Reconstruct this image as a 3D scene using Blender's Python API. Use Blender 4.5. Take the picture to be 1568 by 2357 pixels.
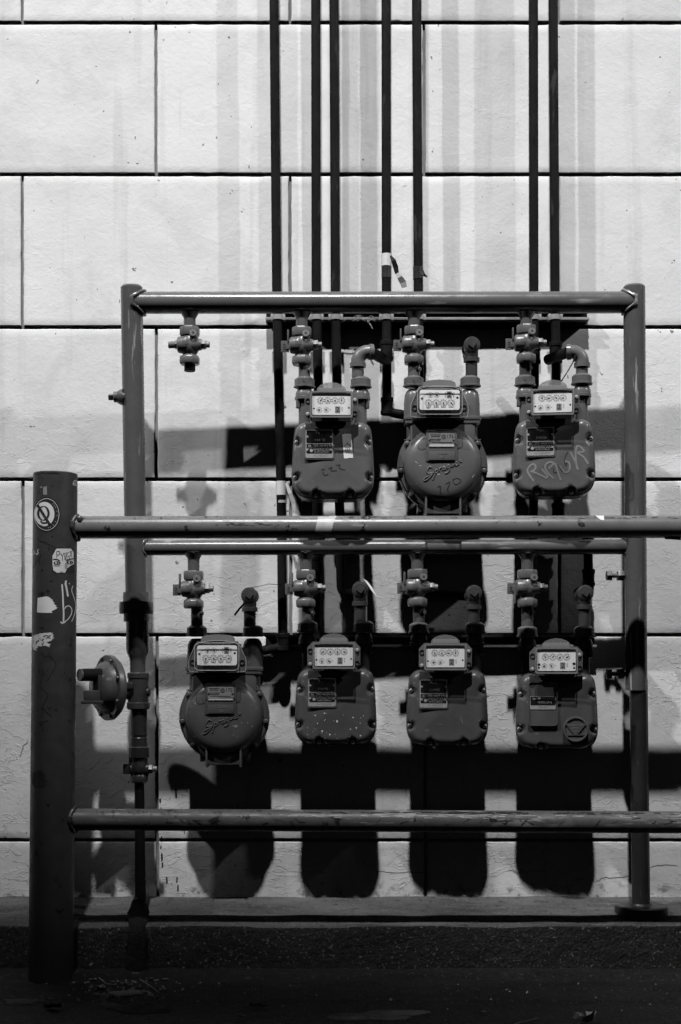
import bpy, bmesh, math, random
from mathutils import Vector, Matrix
from mathutils.bvhtree import BVHTree

# ------------------------------------------------------------------ reset
for o in list(bpy.data.objects):
    bpy.data.objects.remove(o, do_unlink=True)
scene = bpy.context.scene
COL = scene.collection
R = math.radians

# ------------------------------------------------------------------ camera
# measured frame: 1568 x 2357 units, 50 mm lens, rising front (horizon at 1540)
F, CX, HY, CAMZ = 3267.0, 784.0, 1540.0, 0.847
cam_d = bpy.data.cameras.new('camera')
cam = bpy.data.objects.new('camera', cam_d)
COL.objects.link(cam)
cam.location = (0, 0, CAMZ)
cam.rotation_euler = (R(90), 0, 0)
cam_d.sensor_fit = 'AUTO'
cam_d.sensor_width = 36.0
cam_d.lens = F / 2357.0 * 36.0
cam_d.shift_y = (HY - 1178.5) / 2357.0
cam_d.clip_end = 500
scene.camera = cam

# ------------------------------------------------------------------ world: a night sky, almost nothing
world = bpy.data.worlds.new('World')
scene.world = world
world.use_nodes = True
wn = world.node_tree
wn.nodes.clear()
w_out = wn.nodes.new('ShaderNodeOutputWorld')
w_bg = wn.nodes.new('ShaderNodeBackground')
w_bw = wn.nodes.new('ShaderNodeRGBToBW')
w_sky = wn.nodes.new('ShaderNodeTexSky')
w_sky.sky_type = 'NISHITA'
w_sky.sun_disc = False
w_sky.sun_elevation = R(3)
w_sky.sun_rotation = R(180)
w_bg.inputs['Strength'].default_value = 0.003
wn.links.new(w_sky.outputs[0], w_bw.inputs[0])
wn.links.new(w_bw.outputs[0], w_bg.inputs['Color'])
wn.links.new(w_bg.outputs[0], w_out.inputs['Surface'])


# ------------------------------------------------------------------ the three flood lamps along the street (each throws its own shadow)
def flood(name, loc, aim_deg, toward, watts, half, wide, radius=0.085):
    """a wall-washing flood: wide oval beam, aimed aim_deg below the horizon towards a wall point"""
    d = bpy.data.lights.new(name, 'SPOT')
    d.energy = watts
    d.spot_size = R(half * 2)
    d.spot_blend = 1.0
    d.shadow_soft_size = radius
    o = bpy.data.objects.new(name, d)
    COL.objects.link(o)
    o.location = loc
    h = Vector((toward[0] - loc[0], toward[1] - loc[1], 0)).normalized()
    v = h * math.cos(R(aim_deg)) - Vector((0, 0, 1)) * math.sin(R(aim_deg))
    o.rotation_euler = v.to_track_quat('-Z', 'Y').to_euler()
    o.scale = (wide, 1, 1)
    return o


LA = flood('flood_lamp_overhead', (-0.42, -3.88, 16.45), 61.15, (-0.1, 4.12), 12700, 4.30, 4.8, 0.21)
LC = flood('flood_lamp_west', (-12.0, -3.88, 16.2), 43.7, (0.0, 4.12), 9900, 5.7, 2.8, 0.19)
LB = flood('flood_lamp_east', (16.5, -3.88, 14.9), 33.8, (0.0, 4.12), 8600, 4.8, 2.6, 0.17)

vs = scene.view_settings
vs.view_transform = 'Standard'
vs.look = 'None'
vs.exposure = 0.0
vs.gamma = 1.0
vs.use_curve_mapping = False
scene.render.engine = 'CYCLES'
scene.cycles.max_bounces = 8
scene.cycles.diffuse_bounces = 0      # the print is very contrasty: shadows fall to black
scene.cycles.glossy_bounces = 2
scene.cycles.transparent_max_bounces = 12
scene.render.resolution_x = 681
scene.render.resolution_y = 1024

# ------------------------------------------------------------------ depths (metres from the camera)
DW = 4.12      # wall face
DT = 3.92      # upper manifold and its meters
DL = 3.95      # lower manifold and its meters
DP = 4.054     # riser pipes in front of the wall
DR = 3.78      # guard rail
U = 0.0012     # one measured unit at the manifold depth


def dd(D, X):
    """the frame stands slightly askew: its right end is nearer the wall"""
    t = (X - 300) / 1160.0
    if D == DT:
        return 3.915 + 0.032 * t
    if D == DL:
        return 3.940 + 0.028 * t
    return D


def P(X, Y, D):
    D = dd(D, X)
    return Vector(((X - CX) * D / F, D, CAMZ + (HY - Y) * D / F))


# ------------------------------------------------------------------ materials (a black-and-white place: greys only)
def new_mat(name):
    m = bpy.data.materials.new(name)
    m.use_nodes = True
    nt = m.node_tree
    for n in list(nt.nodes):
        nt.nodes.remove(n)
    out = nt.nodes.new('ShaderNodeOutputMaterial')
    b = nt.nodes.new('ShaderNodeBsdfPrincipled')
    nt.links.new(b.outputs[0], out.inputs[0])
    return m, nt, b, out


def g(v):
    return (v, v, v, 1)


def N(nt, t, **kw):
    n = nt.nodes.new(t)
    for k, v in kw.items():
        setattr(n, k, v)
    return n


def noise(nt, scale, detail=4, rough=0.6, stretch=None, dist=0.0):
    tc = N(nt, 'ShaderNodeTexCoord')
    src = tc.outputs['Object']
    if stretch:
        mp = N(nt, 'ShaderNodeMapping')
        mp.inputs['Scale'].default_value = stretch
        nt.links.new(src, mp.inputs[0])
        src = mp.outputs[0]
    n = N(nt, 'ShaderNodeTexNoise')
    n.inputs['Scale'].default_value = scale
    n.inputs['Detail'].default_value = detail
    n.inputs['Roughness'].default_value = rough
    n.inputs['Distortion'].default_value = dist
    nt.links.new(src, n.inputs['Vector'])
    return n.outputs[0]


def ramp(nt, src, a, b, va=0.0, vb=1.0):
    r = N(nt, 'ShaderNodeMapRange')
    r.inputs[1].default_value = a
    r.inputs[2].default_value = b
    r.inputs[3].default_value = va
    r.inputs[4].default_value = vb
    nt.links.new(src, r.inputs[0])
    return r.outputs[0]


def mix(nt, fac, a, b):
    m = N(nt, 'ShaderNodeMix', data_type='FLOAT')
    for i, v in ((0, fac), (2, a), (3, b)):
        if isinstance(v, (int, float)):
            m.inputs[i].default_value = v
        else:
            nt.links.new(v, m.inputs[i])
    return m.outputs[0]


def math_n(nt, op, a, b):
    m = N(nt, 'ShaderNodeMath', operation=op)
    for i, v in ((0, a), (1, b)):
        if isinstance(v, (int, float)):
            m.inputs[i].default_value = v
        else:
            nt.links.new(v, m.inputs[i])
    return m.outputs[0]


def to_col(nt, val, sock):
    c = N(nt, 'ShaderNodeCombineColor')
    for i in range(3):
        nt.links.new(val, c.inputs[i])
    nt.links.new(c.outputs[0], sock)


def bump(nt, b, h, strength, dist=0.002):
    bp = N(nt, 'ShaderNodeBump')
    bp.inputs['Strength'].default_value = strength
    bp.inputs['Distance'].default_value = dist
    nt.links.new(h, bp.inputs['Height'])
    nt.links.new(bp.outputs[0], b.inputs['Normal'])


def paint(name, base, rough=0.35, vary=0.25, scratch=0.0, scratch_val=0.4, chips=0.0, chip_val=0.02,
          stretch=(60, 60, 4), bump_s=0.08, metal=0.0, spec=0.5, bscale=220):
    m, nt, b, _ = new_mat(name)
    n1 = noise(nt, 9, 5, 0.65)
    val = ramp(nt, n1, 0.3, 0.7, base * (1 - vary), base * (1 + vary))
    if scratch:
        s = noise(nt, 1.0, 3, 0.7, stretch)
        f = ramp(nt, s, 0.70 - scratch * 0.1, 0.76 - scratch * 0.1)
        s2 = noise(nt, 7, 2, 0.5)
        f = math_n(nt, 'MULTIPLY', f, ramp(nt, s2, 0.45, 0.62))
        val = mix(nt, f, val, scratch_val)
    if chips:
        s = noise(nt, 26, 6, 0.7)
        f = ramp(nt, s, 0.66 - chips * 0.12, 0.69 - chips * 0.12)
        val = mix(nt, f, val, chip_val)
    to_col(nt, val, b.inputs['Base Color'])
    r = noise(nt, 30, 4, 0.6)
    nt.links.new(ramp(nt, r, 0.3, 0.7, rough * 0.75, min(1, rough * 1.3)), b.inputs['Roughness'])
    b.inputs['Metallic'].default_value = metal
    b.inputs['Specular IOR Level'].default_value = spec
    bump(nt, b, noise(nt, bscale, 3, 0.6), bump_s, 0.0012)
    return m


M = {}


def wall_material():
    m, nt, b, _ = new_mat('wall_paint')
    tc = N(nt, 'ShaderNodeTexCoord')
    geo = N(nt, 'ShaderNodeNewGeometry')
    pos = geo.outputs['Position']
    sep = N(nt, 'ShaderNodeSeparateXYZ')
    nt.links.new(pos, sep.inputs[0])

    def wn_(scale, detail=4, rough=0.6, dist=0.0, st=None):
        n = N(nt, 'ShaderNodeTexNoise')
        n.inputs['Scale'].default_value = scale
        n.inputs['Detail'].default_value = detail
        n.inputs['Roughness'].default_value = rough
        n.inputs['Distortion'].default_value = dist
        if st:
            mp = N(nt, 'ShaderNodeMapping')
            mp.inputs['Scale'].default_value = st
            nt.links.new(pos, mp.inputs[0])
            nt.links.new(mp.outputs[0], n.inputs['Vector'])
        else:
            nt.links.new(pos, n.inputs['Vector'])
        return n.outputs[0]

    big = wn_(1.7, 4, 0.6)
    val = ramp(nt, big, 0.3, 0.7, 0.70, 0.82)
    oi_ = N(nt, 'ShaderNodeObjectInfo')
    val = math_n(nt, 'MULTIPLY', val, ramp(nt, oi_.outputs['Random'], 0, 1, 0.93, 1.02))
    # old grime with its own shape: blotches, streaks and specks of soot
    bl = ramp(nt, wn_(4.5, 7, 0.72, 0.6), 0.50, 0.72, 0, 0.30)
    val = mix(nt, bl, val, 0.35)
    streak = ramp(nt, wn_(1.0, 4, 0.6, 0, (22, 22, 1.2)), 0.56, 0.76, 0, 0.32)
    val = mix(nt, streak, val, 0.35)
    sp = ramp(nt, wn_(55, 2, 0.5), 0.745, 0.77, 0, 0.8)
    val = mix(nt, sp, val, 0.08)
    foot = ramp(nt, sep.outputs[2], 0.195, 0.25, 1, 0)
    ft = math_n(nt, 'MULTIPLY', foot, ramp(nt, wn_(28, 5, 0.75), 0.53, 0.62))
    val = mix(nt, math_n(nt, 'MULTIPLY', ft, 0.7), val, 0.06)
    to_col(nt, val, b.inputs['Base Color'])
    b.inputs['Roughness'].default_value = 0.62
    b.inputs['Specular IOR Level'].default_value = 0.25
    # relief: roller stipple, scabs of older paint with curled edges, thicker low down
    fine = wn_(95, 4, 0.65)
    soft = wn_(24, 4, 0.6, 0.6)
    patch_n = wn_(15, 6, 0.62, 0.7, (1, 1, 1.9))
    ridge = ramp(nt, math_n(nt, 'ABSOLUTE', math_n(nt, 'SUBTRACT', patch_n, 0.5), 0), 0.0, 0.030, 1, 0)
    step = ramp(nt, patch_n, 0.49, 0.515)
    where = ramp(nt, wn_(2.1, 3, 0.55, 0.3), 0.50, 0.66)
    low = ramp(nt, sep.outputs[2], 0.25, 1.9, 1.0, 0.03)
    wl = math_n(nt, 'MAXIMUM', math_n(nt, 'MULTIPLY', where, 0.13), math_n(nt, 'MULTIPLY', math_n(nt, 'MULTIPLY', low, ramp(nt, wn_(5.5, 3, 0.6, 0.4), 0.40, 0.60, 0.15, 1.0)), 1.25))
    rel = math_n(nt, 'MULTIPLY', math_n(nt, 'ADD', math_n(nt, 'MULTIPLY', ridge, 0.55), math_n(nt, 'MULTIPLY', step, 0.45)),
                 math_n(nt, 'MULTIPLY', wl, 1.0))
    h = math_n(nt, 'ADD', math_n(nt, 'MULTIPLY', fine, 0.34), math_n(nt, 'MULTIPLY', soft, 0.6))
    h = math_n(nt, 'ADD', h, math_n(nt, 'MULTIPLY', rel, 0.9))
    bump(nt, b, h, 0.6, 0.0032)
    return m


M['wall'] = wall_material()
M['joint'] = paint('joint_shadow_mortar', 0.30, 0.9, 0.3, bump_s=0.4)
M['meter'] = paint('meter_enamel', 0.122, 0.29, 0.16, scratch=0.7, scratch_val=0.24, chips=0.05, chip_val=0.07, stretch=(25, 25, 60), bump_s=0.06)
M['meter_low'] = paint('meter_enamel_dusty', 0.086, 0.32, 0.2, scratch=0.9, scratch_val=0.24, chips=0.1, chip_val=0.05, stretch=(25, 25, 60), bump_s=0.06)
M['frame'] = paint('frame_paint', 0.092, 0.25, 0.16, scratch=1.0, scratch_val=0.36, stretch=(70, 70, 5), bump_s=0.10)
M['manifold'] = paint('manifold_paint', 0.10, 0.24, 0.14, scratch=0.8, scratch_val=0.36, stretch=(5, 60, 60), bump_s=0.10)
M['valve'] = paint('valve_paint', 0.12, 0.31, 0.22, chips=0.3, chip_val=0.05, bump_s=0.15)
M['nut'] = paint('nut_paint', 0.098, 0.38, 0.25, chips=0.4, chip_val=0.05, bump_s=0.2)
M['blackpipe'] = paint('black_iron_pipe', 0.008, 0.6, 0.6, scratch=1.2, scratch_val=0.035, stretch=(40, 40, 7), bump_s=0.25, spec=0.1)
M['bollard'] = paint('bollard_paint', 0.040, 0.42, 0.14, scratch=0.2, scratch_val=0.12, chips=0.32, chip_val=0.008, bump_s=0.12)
M['rail'] = paint('rail_paint', 0.15, 0.30, 0.16, scratch=0.6, scratch_val=0.30, chips=0.42, chip_val=0.02, stretch=(7, 60, 60), bump_s=0.12)
M['rail_worn'] = paint('rail_paint_worn', 0.115, 0.42, 0.25, scratch=1.6, scratch_val=0.40, chips=0.55, chip_val=0.02, stretch=(9, 90, 90), bump_s=0.3)
M['steel'] = paint('bare_steel', 0.55, 0.32, 0.2, metal=0.9, bump_s=0.15)
M['dullsteel'] = paint('dull_steel', 0.22, 0.45, 0.3, metal=0.4, bump_s=0.15)
M['strut'] = paint('galvanised_strut', 0.30, 0.5, 0.25, metal=0.2, bump_s=0.1)
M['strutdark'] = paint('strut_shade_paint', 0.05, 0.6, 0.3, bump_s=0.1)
M['plate_white'] = paint('dial_face', 0.90, 0.45, 0.03, bump_s=0.0)
M['print'] = paint('black_print', 0.012, 0.6, 0.05, bump_s=0.0)
M['print_grey'] = paint('grey_print', 0.22, 0.6, 0.05, bump_s=0.0)
M['dial_ink'] = paint('dial_ink', 0.07, 0.6, 0.05, bump_s=0.0)
M['print_pale'] = paint('pale_print', 0.50, 0.6, 0.05, bump_s=0.0)
M['tagplate'] = paint('black_nameplate', 0.010, 0.30, 0.1, bump_s=0.05)
M['alu'] = paint('aluminium_trim', 0.62, 0.35, 0.15, metal=0.55, bump_s=0.05)
M['paper'] = paint('paper', 0.72, 0.8, 0.12, bump_s=0.2)
M['paper_worn'] = paint('torn_paper', 0.66, 0.85, 0.2, chips=0.5, chip_val=0.25, bump_s=0.5, bscale=90)
M['marker'] = paint('black_marker', 0.010, 0.55, 0.05, bump_s=0.0)
M['chalk'] = paint('chalk_pen', 0.62, 0.8, 0.15, bump_s=0.1)
M['faded'] = paint('faded_tag_paint', 0.215, 0.6, 0.25, bump_s=0.05)
M['tape'] = paint('silver_tape', 0.45, 0.4, 0.25, scratch=0.5, scratch_val=0.2, bump_s=0.5, bscale=60)
M['tape_black'] = paint('black_tape', 0.02, 0.4, 0.2, bump_s=0.3)
M['skin'] = paint('sticker_pale', 0.66, 0.5, 0.06, bump_s=0.0)
M['skin_mid'] = paint('sticker_mid', 0.30, 0.5, 0.06, bump_s=0.0)
M['kerb_top'] = paint('kerb_wash_concrete', 0.09, 0.9, 0.35, chips=0.25, chip_val=0.24, bump_s=0.8, bscale=120)
M['kerb_face'] = paint('kerb_face_grimy_concrete', 0.032, 0.8, 0.5, chips=0.3, chip_val=0.10, bump_s=1.0, bscale=190)
M['ground'] = paint('asphalt_tarred', 0.03, 0.75, 0.45, chips=0.1, chip_val=0.09, bump_s=1.0, bscale=110)
M['tar'] = paint('tar_lump', 0.02, 0.6, 0.5, bump_s=1.0, bscale=70)
M['leg_dark'] = paint('dark_leg_paint', 0.022, 0.36, 0.3, scratch=0.6, scratch_val=0.12, stretch=(70, 70, 5), chips=0.3, chip_val=0.010, bump_s=0.12)
M['tee_dark'] = paint('dark_fitting_paint', 0.042, 0.40, 0.3, chips=0.35, chip_val=0.02, bump_s=0.2)
M['leaf'] = paint('dry_leaf', 0.40, 0.8, 0.3, bump_s=0.2)
M['drip'] = paint('drip_stain', 0.012, 0.7, 0.1, bump_s=0.0)


def grit(name, base, speck, dist, vary, streak=0.0, rough=0.85, spec=0.3):
    """coarse concrete / tar: aggregate relief, specks of bare stone, long smears"""
    m, nt, b, _ = new_mat(name)
    big = noise(nt, 3.5, 5, 0.65, (1, 2.5, 2.5))
    val = ramp(nt, big, 0.32, 0.68, base * (1 - vary), base * (1 + vary))
    if streak:
        st = noise(nt, 1.0, 5, 0.7, (3, 30, 30))
        val = mix(nt, ramp(nt, st, 0.55, 0.72, 0, streak), val, base * 2.6)
    sp = noise(nt, 130, 3, 0.6)
    val = mix(nt, ramp(nt, sp, 0.60, 0.68), val, speck)
    dk = noise(nt, 42, 5, 0.75)
    val = mix(nt, ramp(nt, dk, 0.56, 0.66, 0, 0.8), val, base * 0.25)
    ch = noise(nt, 16, 3, 0.55)
    val = mix(nt, ramp(nt, ch, 0.72, 0.735), val, speck * 1.6)
    to_col(nt, val, b.inputs['Base Color'])
    b.inputs['Roughness'].default_value = rough
    b.inputs['Specular IOR Level'].default_value = spec
    h = math_n(nt, 'ADD', noise(nt, 150, 4, 0.7), math_n(nt, 'MULTIPLY', noise(nt, 45, 4, 0.65), 1.4))
    bump(nt, b, h, 1.0, dist)
    return m


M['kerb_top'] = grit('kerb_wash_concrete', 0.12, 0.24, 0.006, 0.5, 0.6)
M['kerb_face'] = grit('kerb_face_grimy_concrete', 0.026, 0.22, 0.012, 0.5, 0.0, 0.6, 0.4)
M['ground'] = grit('asphalt_tarred', 0.024, 0.14, 0.009, 0.6, 0.3, 0.6, 0.4)
M['tar'] = grit('tar_lump', 0.010, 0.022, 0.010, 0.5, 0.0, 0.6, 0.3)


def glass_material(name, body):
    m = bpy.data.materials.new(name)
    m.use_nodes = True
    nt = m.node_tree
    nt.nodes.clear()
    out = N(nt, 'ShaderNodeOutputMaterial')
    tr = N(nt, 'ShaderNodeBsdfTransparent')
    tr.inputs[0].default_value = g(0.975)
    gl = N(nt, 'ShaderNodeBsdfGlossy')
    gl.inputs['Color'].default_value = g(0.9)
    gl.inputs['Roughness'].default_value = 0.12
    df = N(nt, 'ShaderNodeBsdfDiffuse')
    df.inputs[0].default_value = g(0.35)
    lw = N(nt, 'ShaderNodeLayerWeight')
    fr = N(nt, 'ShaderNodeMapRange')
    nt.links.new(math_n(nt, 'POWER', lw.outputs['Facing'], 4.0), fr.inputs[0])
    fr.inputs[3].default_value = 0.022
    fr.inputs[4].default_value = 0.75
    ms = N(nt, 'ShaderNodeMixShader')
    ms.inputs[0].default_value = body
    nt.links.new(tr.outputs[0], ms.inputs[1])
    nt.links.new(df.outputs[0], ms.inputs[2])
    mx = N(nt, 'ShaderNodeMixShader')
    nt.links.new(fr.outputs[0], mx.inputs[0])
    nt.links.new(ms.outputs[0], mx.inputs[1])
    nt.links.new(gl.outputs[0], mx.inputs[2])
    nt.links.new(mx.outputs[0], out.inputs[0])
    return m


M['glass'] = glass_material('clear_polycarbonate', 0.015)
M['hood'] = glass_material('hazed_polycarbonate', 0.42)
M['smoke2'] = paint('case_edge', 0.36, 0.25, 0.1, bump_s=0.0)
M['smoke'] = paint('smoked_plastic', 0.20, 0.25, 0.1, bump_s=0.0)


# ------------------------------------------------------------------ mesh builder
class MB:
    def __init__(self):
        self.v = []
        self.f = []

    def add(self, verts, faces, mtx=None):
        k = len(self.v)
        if mtx is not None:
            verts = [mtx @ Vector(p) for p in verts]
        self.v += [tuple(p) for p in verts]
        self.f += [tuple(i + k for i in f) for f in faces]
        return self

    def box(self, c, s, bev=0.0, mtx=None):
        bm = bmesh.new()
        bmesh.ops.create_cube(bm, size=1)
        for v in bm.verts:
            v.co = Vector((v.co.x * s[0] + c[0], v.co.y * s[1] + c[1], v.co.z * s[2] + c[2]))
        if bev > 0:
            bmesh.ops.bevel(bm, geom=list(bm.edges), offset=bev, segments=2, profile=0.6, affect='EDGES')
        bm.verts.index_update()
        self.add([v.co for v in bm.verts], [[v.index for v in f.verts] for f in bm.faces], mtx)
        bm.free()
        return self

    def lathe(self, origin, axis, prof, n=24, close=True, start=0.0):
        """prof = [(distance along axis, radius)...]"""
        ax = Vector(axis).normalized()
        ref = Vector((0, 0, 1)) if abs(ax.z) < 0.9 else Vector((1, 0, 0))
        a = ax.cross(ref).normalized()
        b = ax.cross(a)
        o = Vector(origin)
        vs_, fs = [], []
        for (h, r) in prof:
            for i in range(n):
                t = 2 * math.pi * i / n + start
                vs_.append(o + ax * h + (a * math.cos(t) + b * math.sin(t)) * r)
        for k in range(len(prof) - 1):
            for i in range(n):
                j = (i + 1) % n
                fs.append((k * n + i, k * n + j, (k + 1) * n + j, (k + 1) * n + i))
        if close:
            fs.append(tuple(range(n - 1, -1, -1)))
            fs.append(tuple(range((len(prof) - 1) * n, len(prof) * n)))
        return self.add(vs_, fs)

    def cyl(self, p0, p1, r, n=24, bev=0.0, r1=None):
        p0, p1 = Vector(p0), Vector(p1)
        L = (p1 - p0).length
        r1 = r if r1 is None else r1
        if bev:
            pr = [(0, r - bev), (bev, r), (L - bev, r1), (L, r1 - bev)]
        else:
            pr = [(0, r), (L, r1)]
        return self.lathe(p0, p1 - p0, pr, n)

    def nut(self, p0, p1, r, n=6, start=0.0):
        p0, p1 = Vector(p0), Vector(p1)
        L = (p1 - p0).length
        c = L * 0.12
        return self.lathe(p0, p1 - p0, [(0, r * 0.9), (c, r), (L - c, r), (L, r * 0.9)], n, start=start)

    def tube(self, pts, r, n=10, cap=True):
        pts = [Vector(p) for p in pts]
        rs = r if isinstance(r, (list, tuple)) else [r] * len(pts)
        vs_, fs = [], []
        t0 = (pts[1] - pts[0]).normalized()
        ref = Vector((0, 0, 1)) if abs(t0.z) < 0.9 else Vector((0, 1, 0))
        a = t0.cross(ref).normalized()
        for k, p in enumerate(pts):
            if k == 0:
                t = pts[1] - pts[0]
            elif k == len(pts) - 1:
                t = pts[-1] - pts[-2]
            else:
                t = pts[k + 1] - pts[k - 1]
            t.normalize()
            a = (a - t * a.dot(t)).normalized()
            b = t.cross(a)
            for i in range(n):
                q = 2 * math.pi * i / n
                vs_.append(p + (a * math.cos(q) + b * math.sin(q)) * rs[k])
        for k in range(len(pts) - 1):
            for i in range(n):
                j = (i + 1) % n
                fs.append((k * n + i, k * n + j, (k + 1) * n + j, (k + 1) * n + i))
        if cap:
            fs.append(tuple(range(n - 1, -1, -1)))
            fs.append(tuple(range((len(pts) - 1) * n, len(pts) * n)))
        return self.add(vs_, fs)

    def prism(self, outline, y0, y1):
        """outline [(x,z)], extruded in y from y0 (front) to y1"""
        n = len(outline)
        vs_ = [(x, y0, z) for x, z in outline] + [(x, y1, z) for x, z in outline]
        fs = [tuple(range(n)), tuple(range(2 * n - 1, n - 1, -1))]
        for i in range(n):
            j = (i + 1) % n
            fs.append((i, i + n, j + n, j))
        return self.add(vs_, fs)

    def mesh(self, name, mat, sharp=35, weld=False):
        me = bpy.data.meshes.new(name)
        me.from_pydata(self.v, [], self.f)
        bm = bmesh.new()
        bm.from_mesh(me)
        bmesh.ops.recalc_face_normals(bm, faces=bm.faces)
        bm.to_mesh(me)
        bm.free()
        for p in me.polygons:
            p.use_smooth = True
        me.set_sharp_from_angle(angle=R(sharp))
        for m in (mat if isinstance(mat, (list, tuple)) else [mat]):
            me.materials.append(m)
        return me

    def build(self, name, mat, parent=None, sharp=35):
        return link(name, self.mesh(name, mat, sharp), parent)


def link(name, me, parent=None):
    o = bpy.data.objects.new(name, me)
    COL.objects.link(o)
    if parent is not None:
        o.parent = parent
    return o


def thing(name, label, cat, loc=(0, 0, 0), rotz=0.0, group=None):
    o = bpy.data.objects.new(name, None)
    o.empty_display_size = 0.05
    COL.objects.link(o)
    o.location = loc
    o.rotation_euler = (0, 0, rotz)
    o['label'] = label
    o['category'] = cat
    if group:
        o['group'] = group
    return o


def tag(o, label, cat, group=None):
    o['label'] = label
    o['category'] = cat
    if group:
        o['group'] = group
    return o


CACHE = {}


def cached(key, fn):
    if key not in CACHE:
        CACHE[key] = fn()
    return CACHE[key]


def chaikin(pts, it=2, closed=True):
    for _ in range(it):
        q = []
        n = len(pts)
        for i in range(n if closed else n - 1):
            a, b = pts[i], pts[(i + 1) % n]
            q.append((a[0] * .75 + b[0] * .25, a[1] * .75 + b[1] * .25))
            q.append((a[0] * .25 + b[0] * .75, a[1] * .25 + b[1] * .75))
        pts = q if closed else [pts[0]] + q + [pts[-1]]
    return pts


def rrect(w, h, r, n=5, cx=0, cz=0):
    pts = []
    for sx, sz, a0 in ((1, 1, 0), (-1, 1, 90), (-1, -1, 180), (1, -1, 270)):
        for i in range(n + 1):
            t = R(a0 + 90 * i / n)
            pts.append((cx + sx * (w / 2 - r) + r * math.cos(t), cz + sz * (h / 2 - r) + r * math.sin(t)))
    return pts


# text to mesh (flat lettering lying in x-z, facing -y)
def text_mb(mb, txt, x, y, z, size, depth=0.0, align='CENTER', sx=1.0):
    cu = bpy.data.curves.new('lettering', 'FONT')
    cu.body = txt
    cu.size = size
    cu.align_x = align
    cu.align_y = 'CENTER'
    cu.resolution_u = 2
    cu.extrude = depth
    ob = bpy.data.objects.new('lettering_tmp', cu)
    COL.objects.link(ob)
    dg = bpy.context.evaluated_depsgraph_get()
    me = bpy.data.meshes.new_from_object(ob.evaluated_get(dg))
    mb.add([(x + v.co.x * sx, y - v.co.z, z + v.co.y) for v in me.vertices], [tuple(p.vertices) for p in me.polygons])
    bpy.data.objects.remove(ob, do_unlink=True)
    bpy.data.meshes.remove(me)
    bpy.data.curves.remove(cu)
    return mb


# ------------------------------------------------------------------ marks laid on real surfaces (strokes, stickers)
EYE = Vector((0, 0, CAMZ))


def surface(objs):
    vs_, fs = [], []
    bpy.context.view_layer.update()
    for o in objs:
        k = len(vs_)
        mw = o.matrix_world
        vs_ += [mw @ v.co for v in o.data.vertices]
        fs += [tuple(i + k for i in p.vertices) for p in o.data.polygons]
    return BVHTree.FromPolygons(vs_, fs)


def hit(bvh, X, Y, lift):
    d = P(X, Y, 1.0) - EYE
    d.normalize()
    loc, nor, idx, dist = bvh.ray_cast(EYE, d, 20)
    if loc is None:
        return None
    if nor.dot(d) > 0:
        nor = -nor
    return loc + nor * lift


def stroke(mb, bvh, pts, w, lift=0.0006, step=1.5, taper=True):
    # resample
    q = []
    for (a, b) in zip(pts[:-1], pts[1:]):
        L = math.hypot(b[0] - a[0], b[1] - a[1])
        n = max(1, int(L / step))
        for i in range(n):
            q.append((a[0] + (b[0] - a[0]) * i / n, a[1] + (b[1] - a[1]) * i / n))
    q.append(pts[-1])
    row = []
    for i, p in enumerate(q):
        a = q[max(0, i - 1)]
        b = q[min(len(q) - 1, i + 1)]
        dx, dy = b[0] - a[0], b[1] - a[1]
        L = math.hypot(dx, dy) or 1
        ww = w / 2
        if taper and (i == 0 or i == len(q) - 1):
            ww *= 0.5
        h1 = hit(bvh, p[0] - dy / L * ww, p[1] + dx / L * ww, lift)
        h2 = hit(bvh, p[0] + dy / L * ww, p[1] - dx / L * ww, lift)
        row.append((h1, h2))
    for (a, b) in zip(row[:-1], row[1:]):
        if None in a or None in b:
            continue
        mb.add([a[0], a[1], b[1], b[0]], [(0, 1, 2, 3)])
    return mb


def smooth_line(pts, it=2):
    return chaikin(pts, it, closed=False)


def patch(mb, bvh, poly, lift=0.0005, step=1.5, col=5.0, jag=0.0, rnd=None):
    ys = [p[1] for p in poly]
    y = min(ys)
    n = len(poly)
    while y < max(ys):
        y1 = min(y + step, max(ys))
        ym = (y + y1) / 2
        xs = []
        for i in range(n):
            a, b = poly[i], poly[(i + 1) % n]
            if (a[1] <= ym) != (b[1] <= ym):
                xs.append(a[0] + (b[0] - a[0]) * (ym - a[1]) / (b[1] - a[1]))
        xs.sort()
        for k in range(0, len(xs) - 1, 2):
            xa, xb = xs[k], xs[k + 1]
            if jag and rnd:
                xb += rnd.uniform(-jag, jag)
            c = max(1, int((xb - xa) / col))
            top = [hit(bvh, xa + (xb - xa) * i / c, y, lift) for i in range(c + 1)]
            bot = [hit(bvh, xa + (xb - xa) * i / c, y1, lift) for i in range(c + 1)]
            for i in range(c):
                qd = (top[i], top[i + 1], bot[i + 1], bot[i])
                if None not in qd:
                    mb.add(qd, [(0, 1, 2, 3)])
        y = y1
    return mb


def circle(cx, cy, rx, ry=None, n=40, rot=0):
    ry = rx if ry is None else ry
    c, s = math.cos(rot), math.sin(rot)
    return [(cx + rx * math.cos(t) * c - ry * math.sin(t) * s, cy + rx * math.cos(t) * s + ry * math.sin(t) * c)
            for t in (2 * math.pi * i / n for i in range(n))]


# ================================================================== THE SETTING
rng = random.Random(4)


def hills(x, y, z=0.0):
    from mathutils import noise as mn
    return mn.noise(Vector((x, y, z)))


# ---- ground: one sheet to the horizon, and the tarred gutter with its ridges close by
gm = MB()
gm.add([(-60, -60, 0), (60, -60, 0), (60, 60, 0), (-60, 60, 0)], [(0, 1, 2, 3)])
o = gm.build('ground', M['ground'])
o['kind'] = 'structure'
o['label'] = 'dark tarred street surface in front of the kerb'


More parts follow.
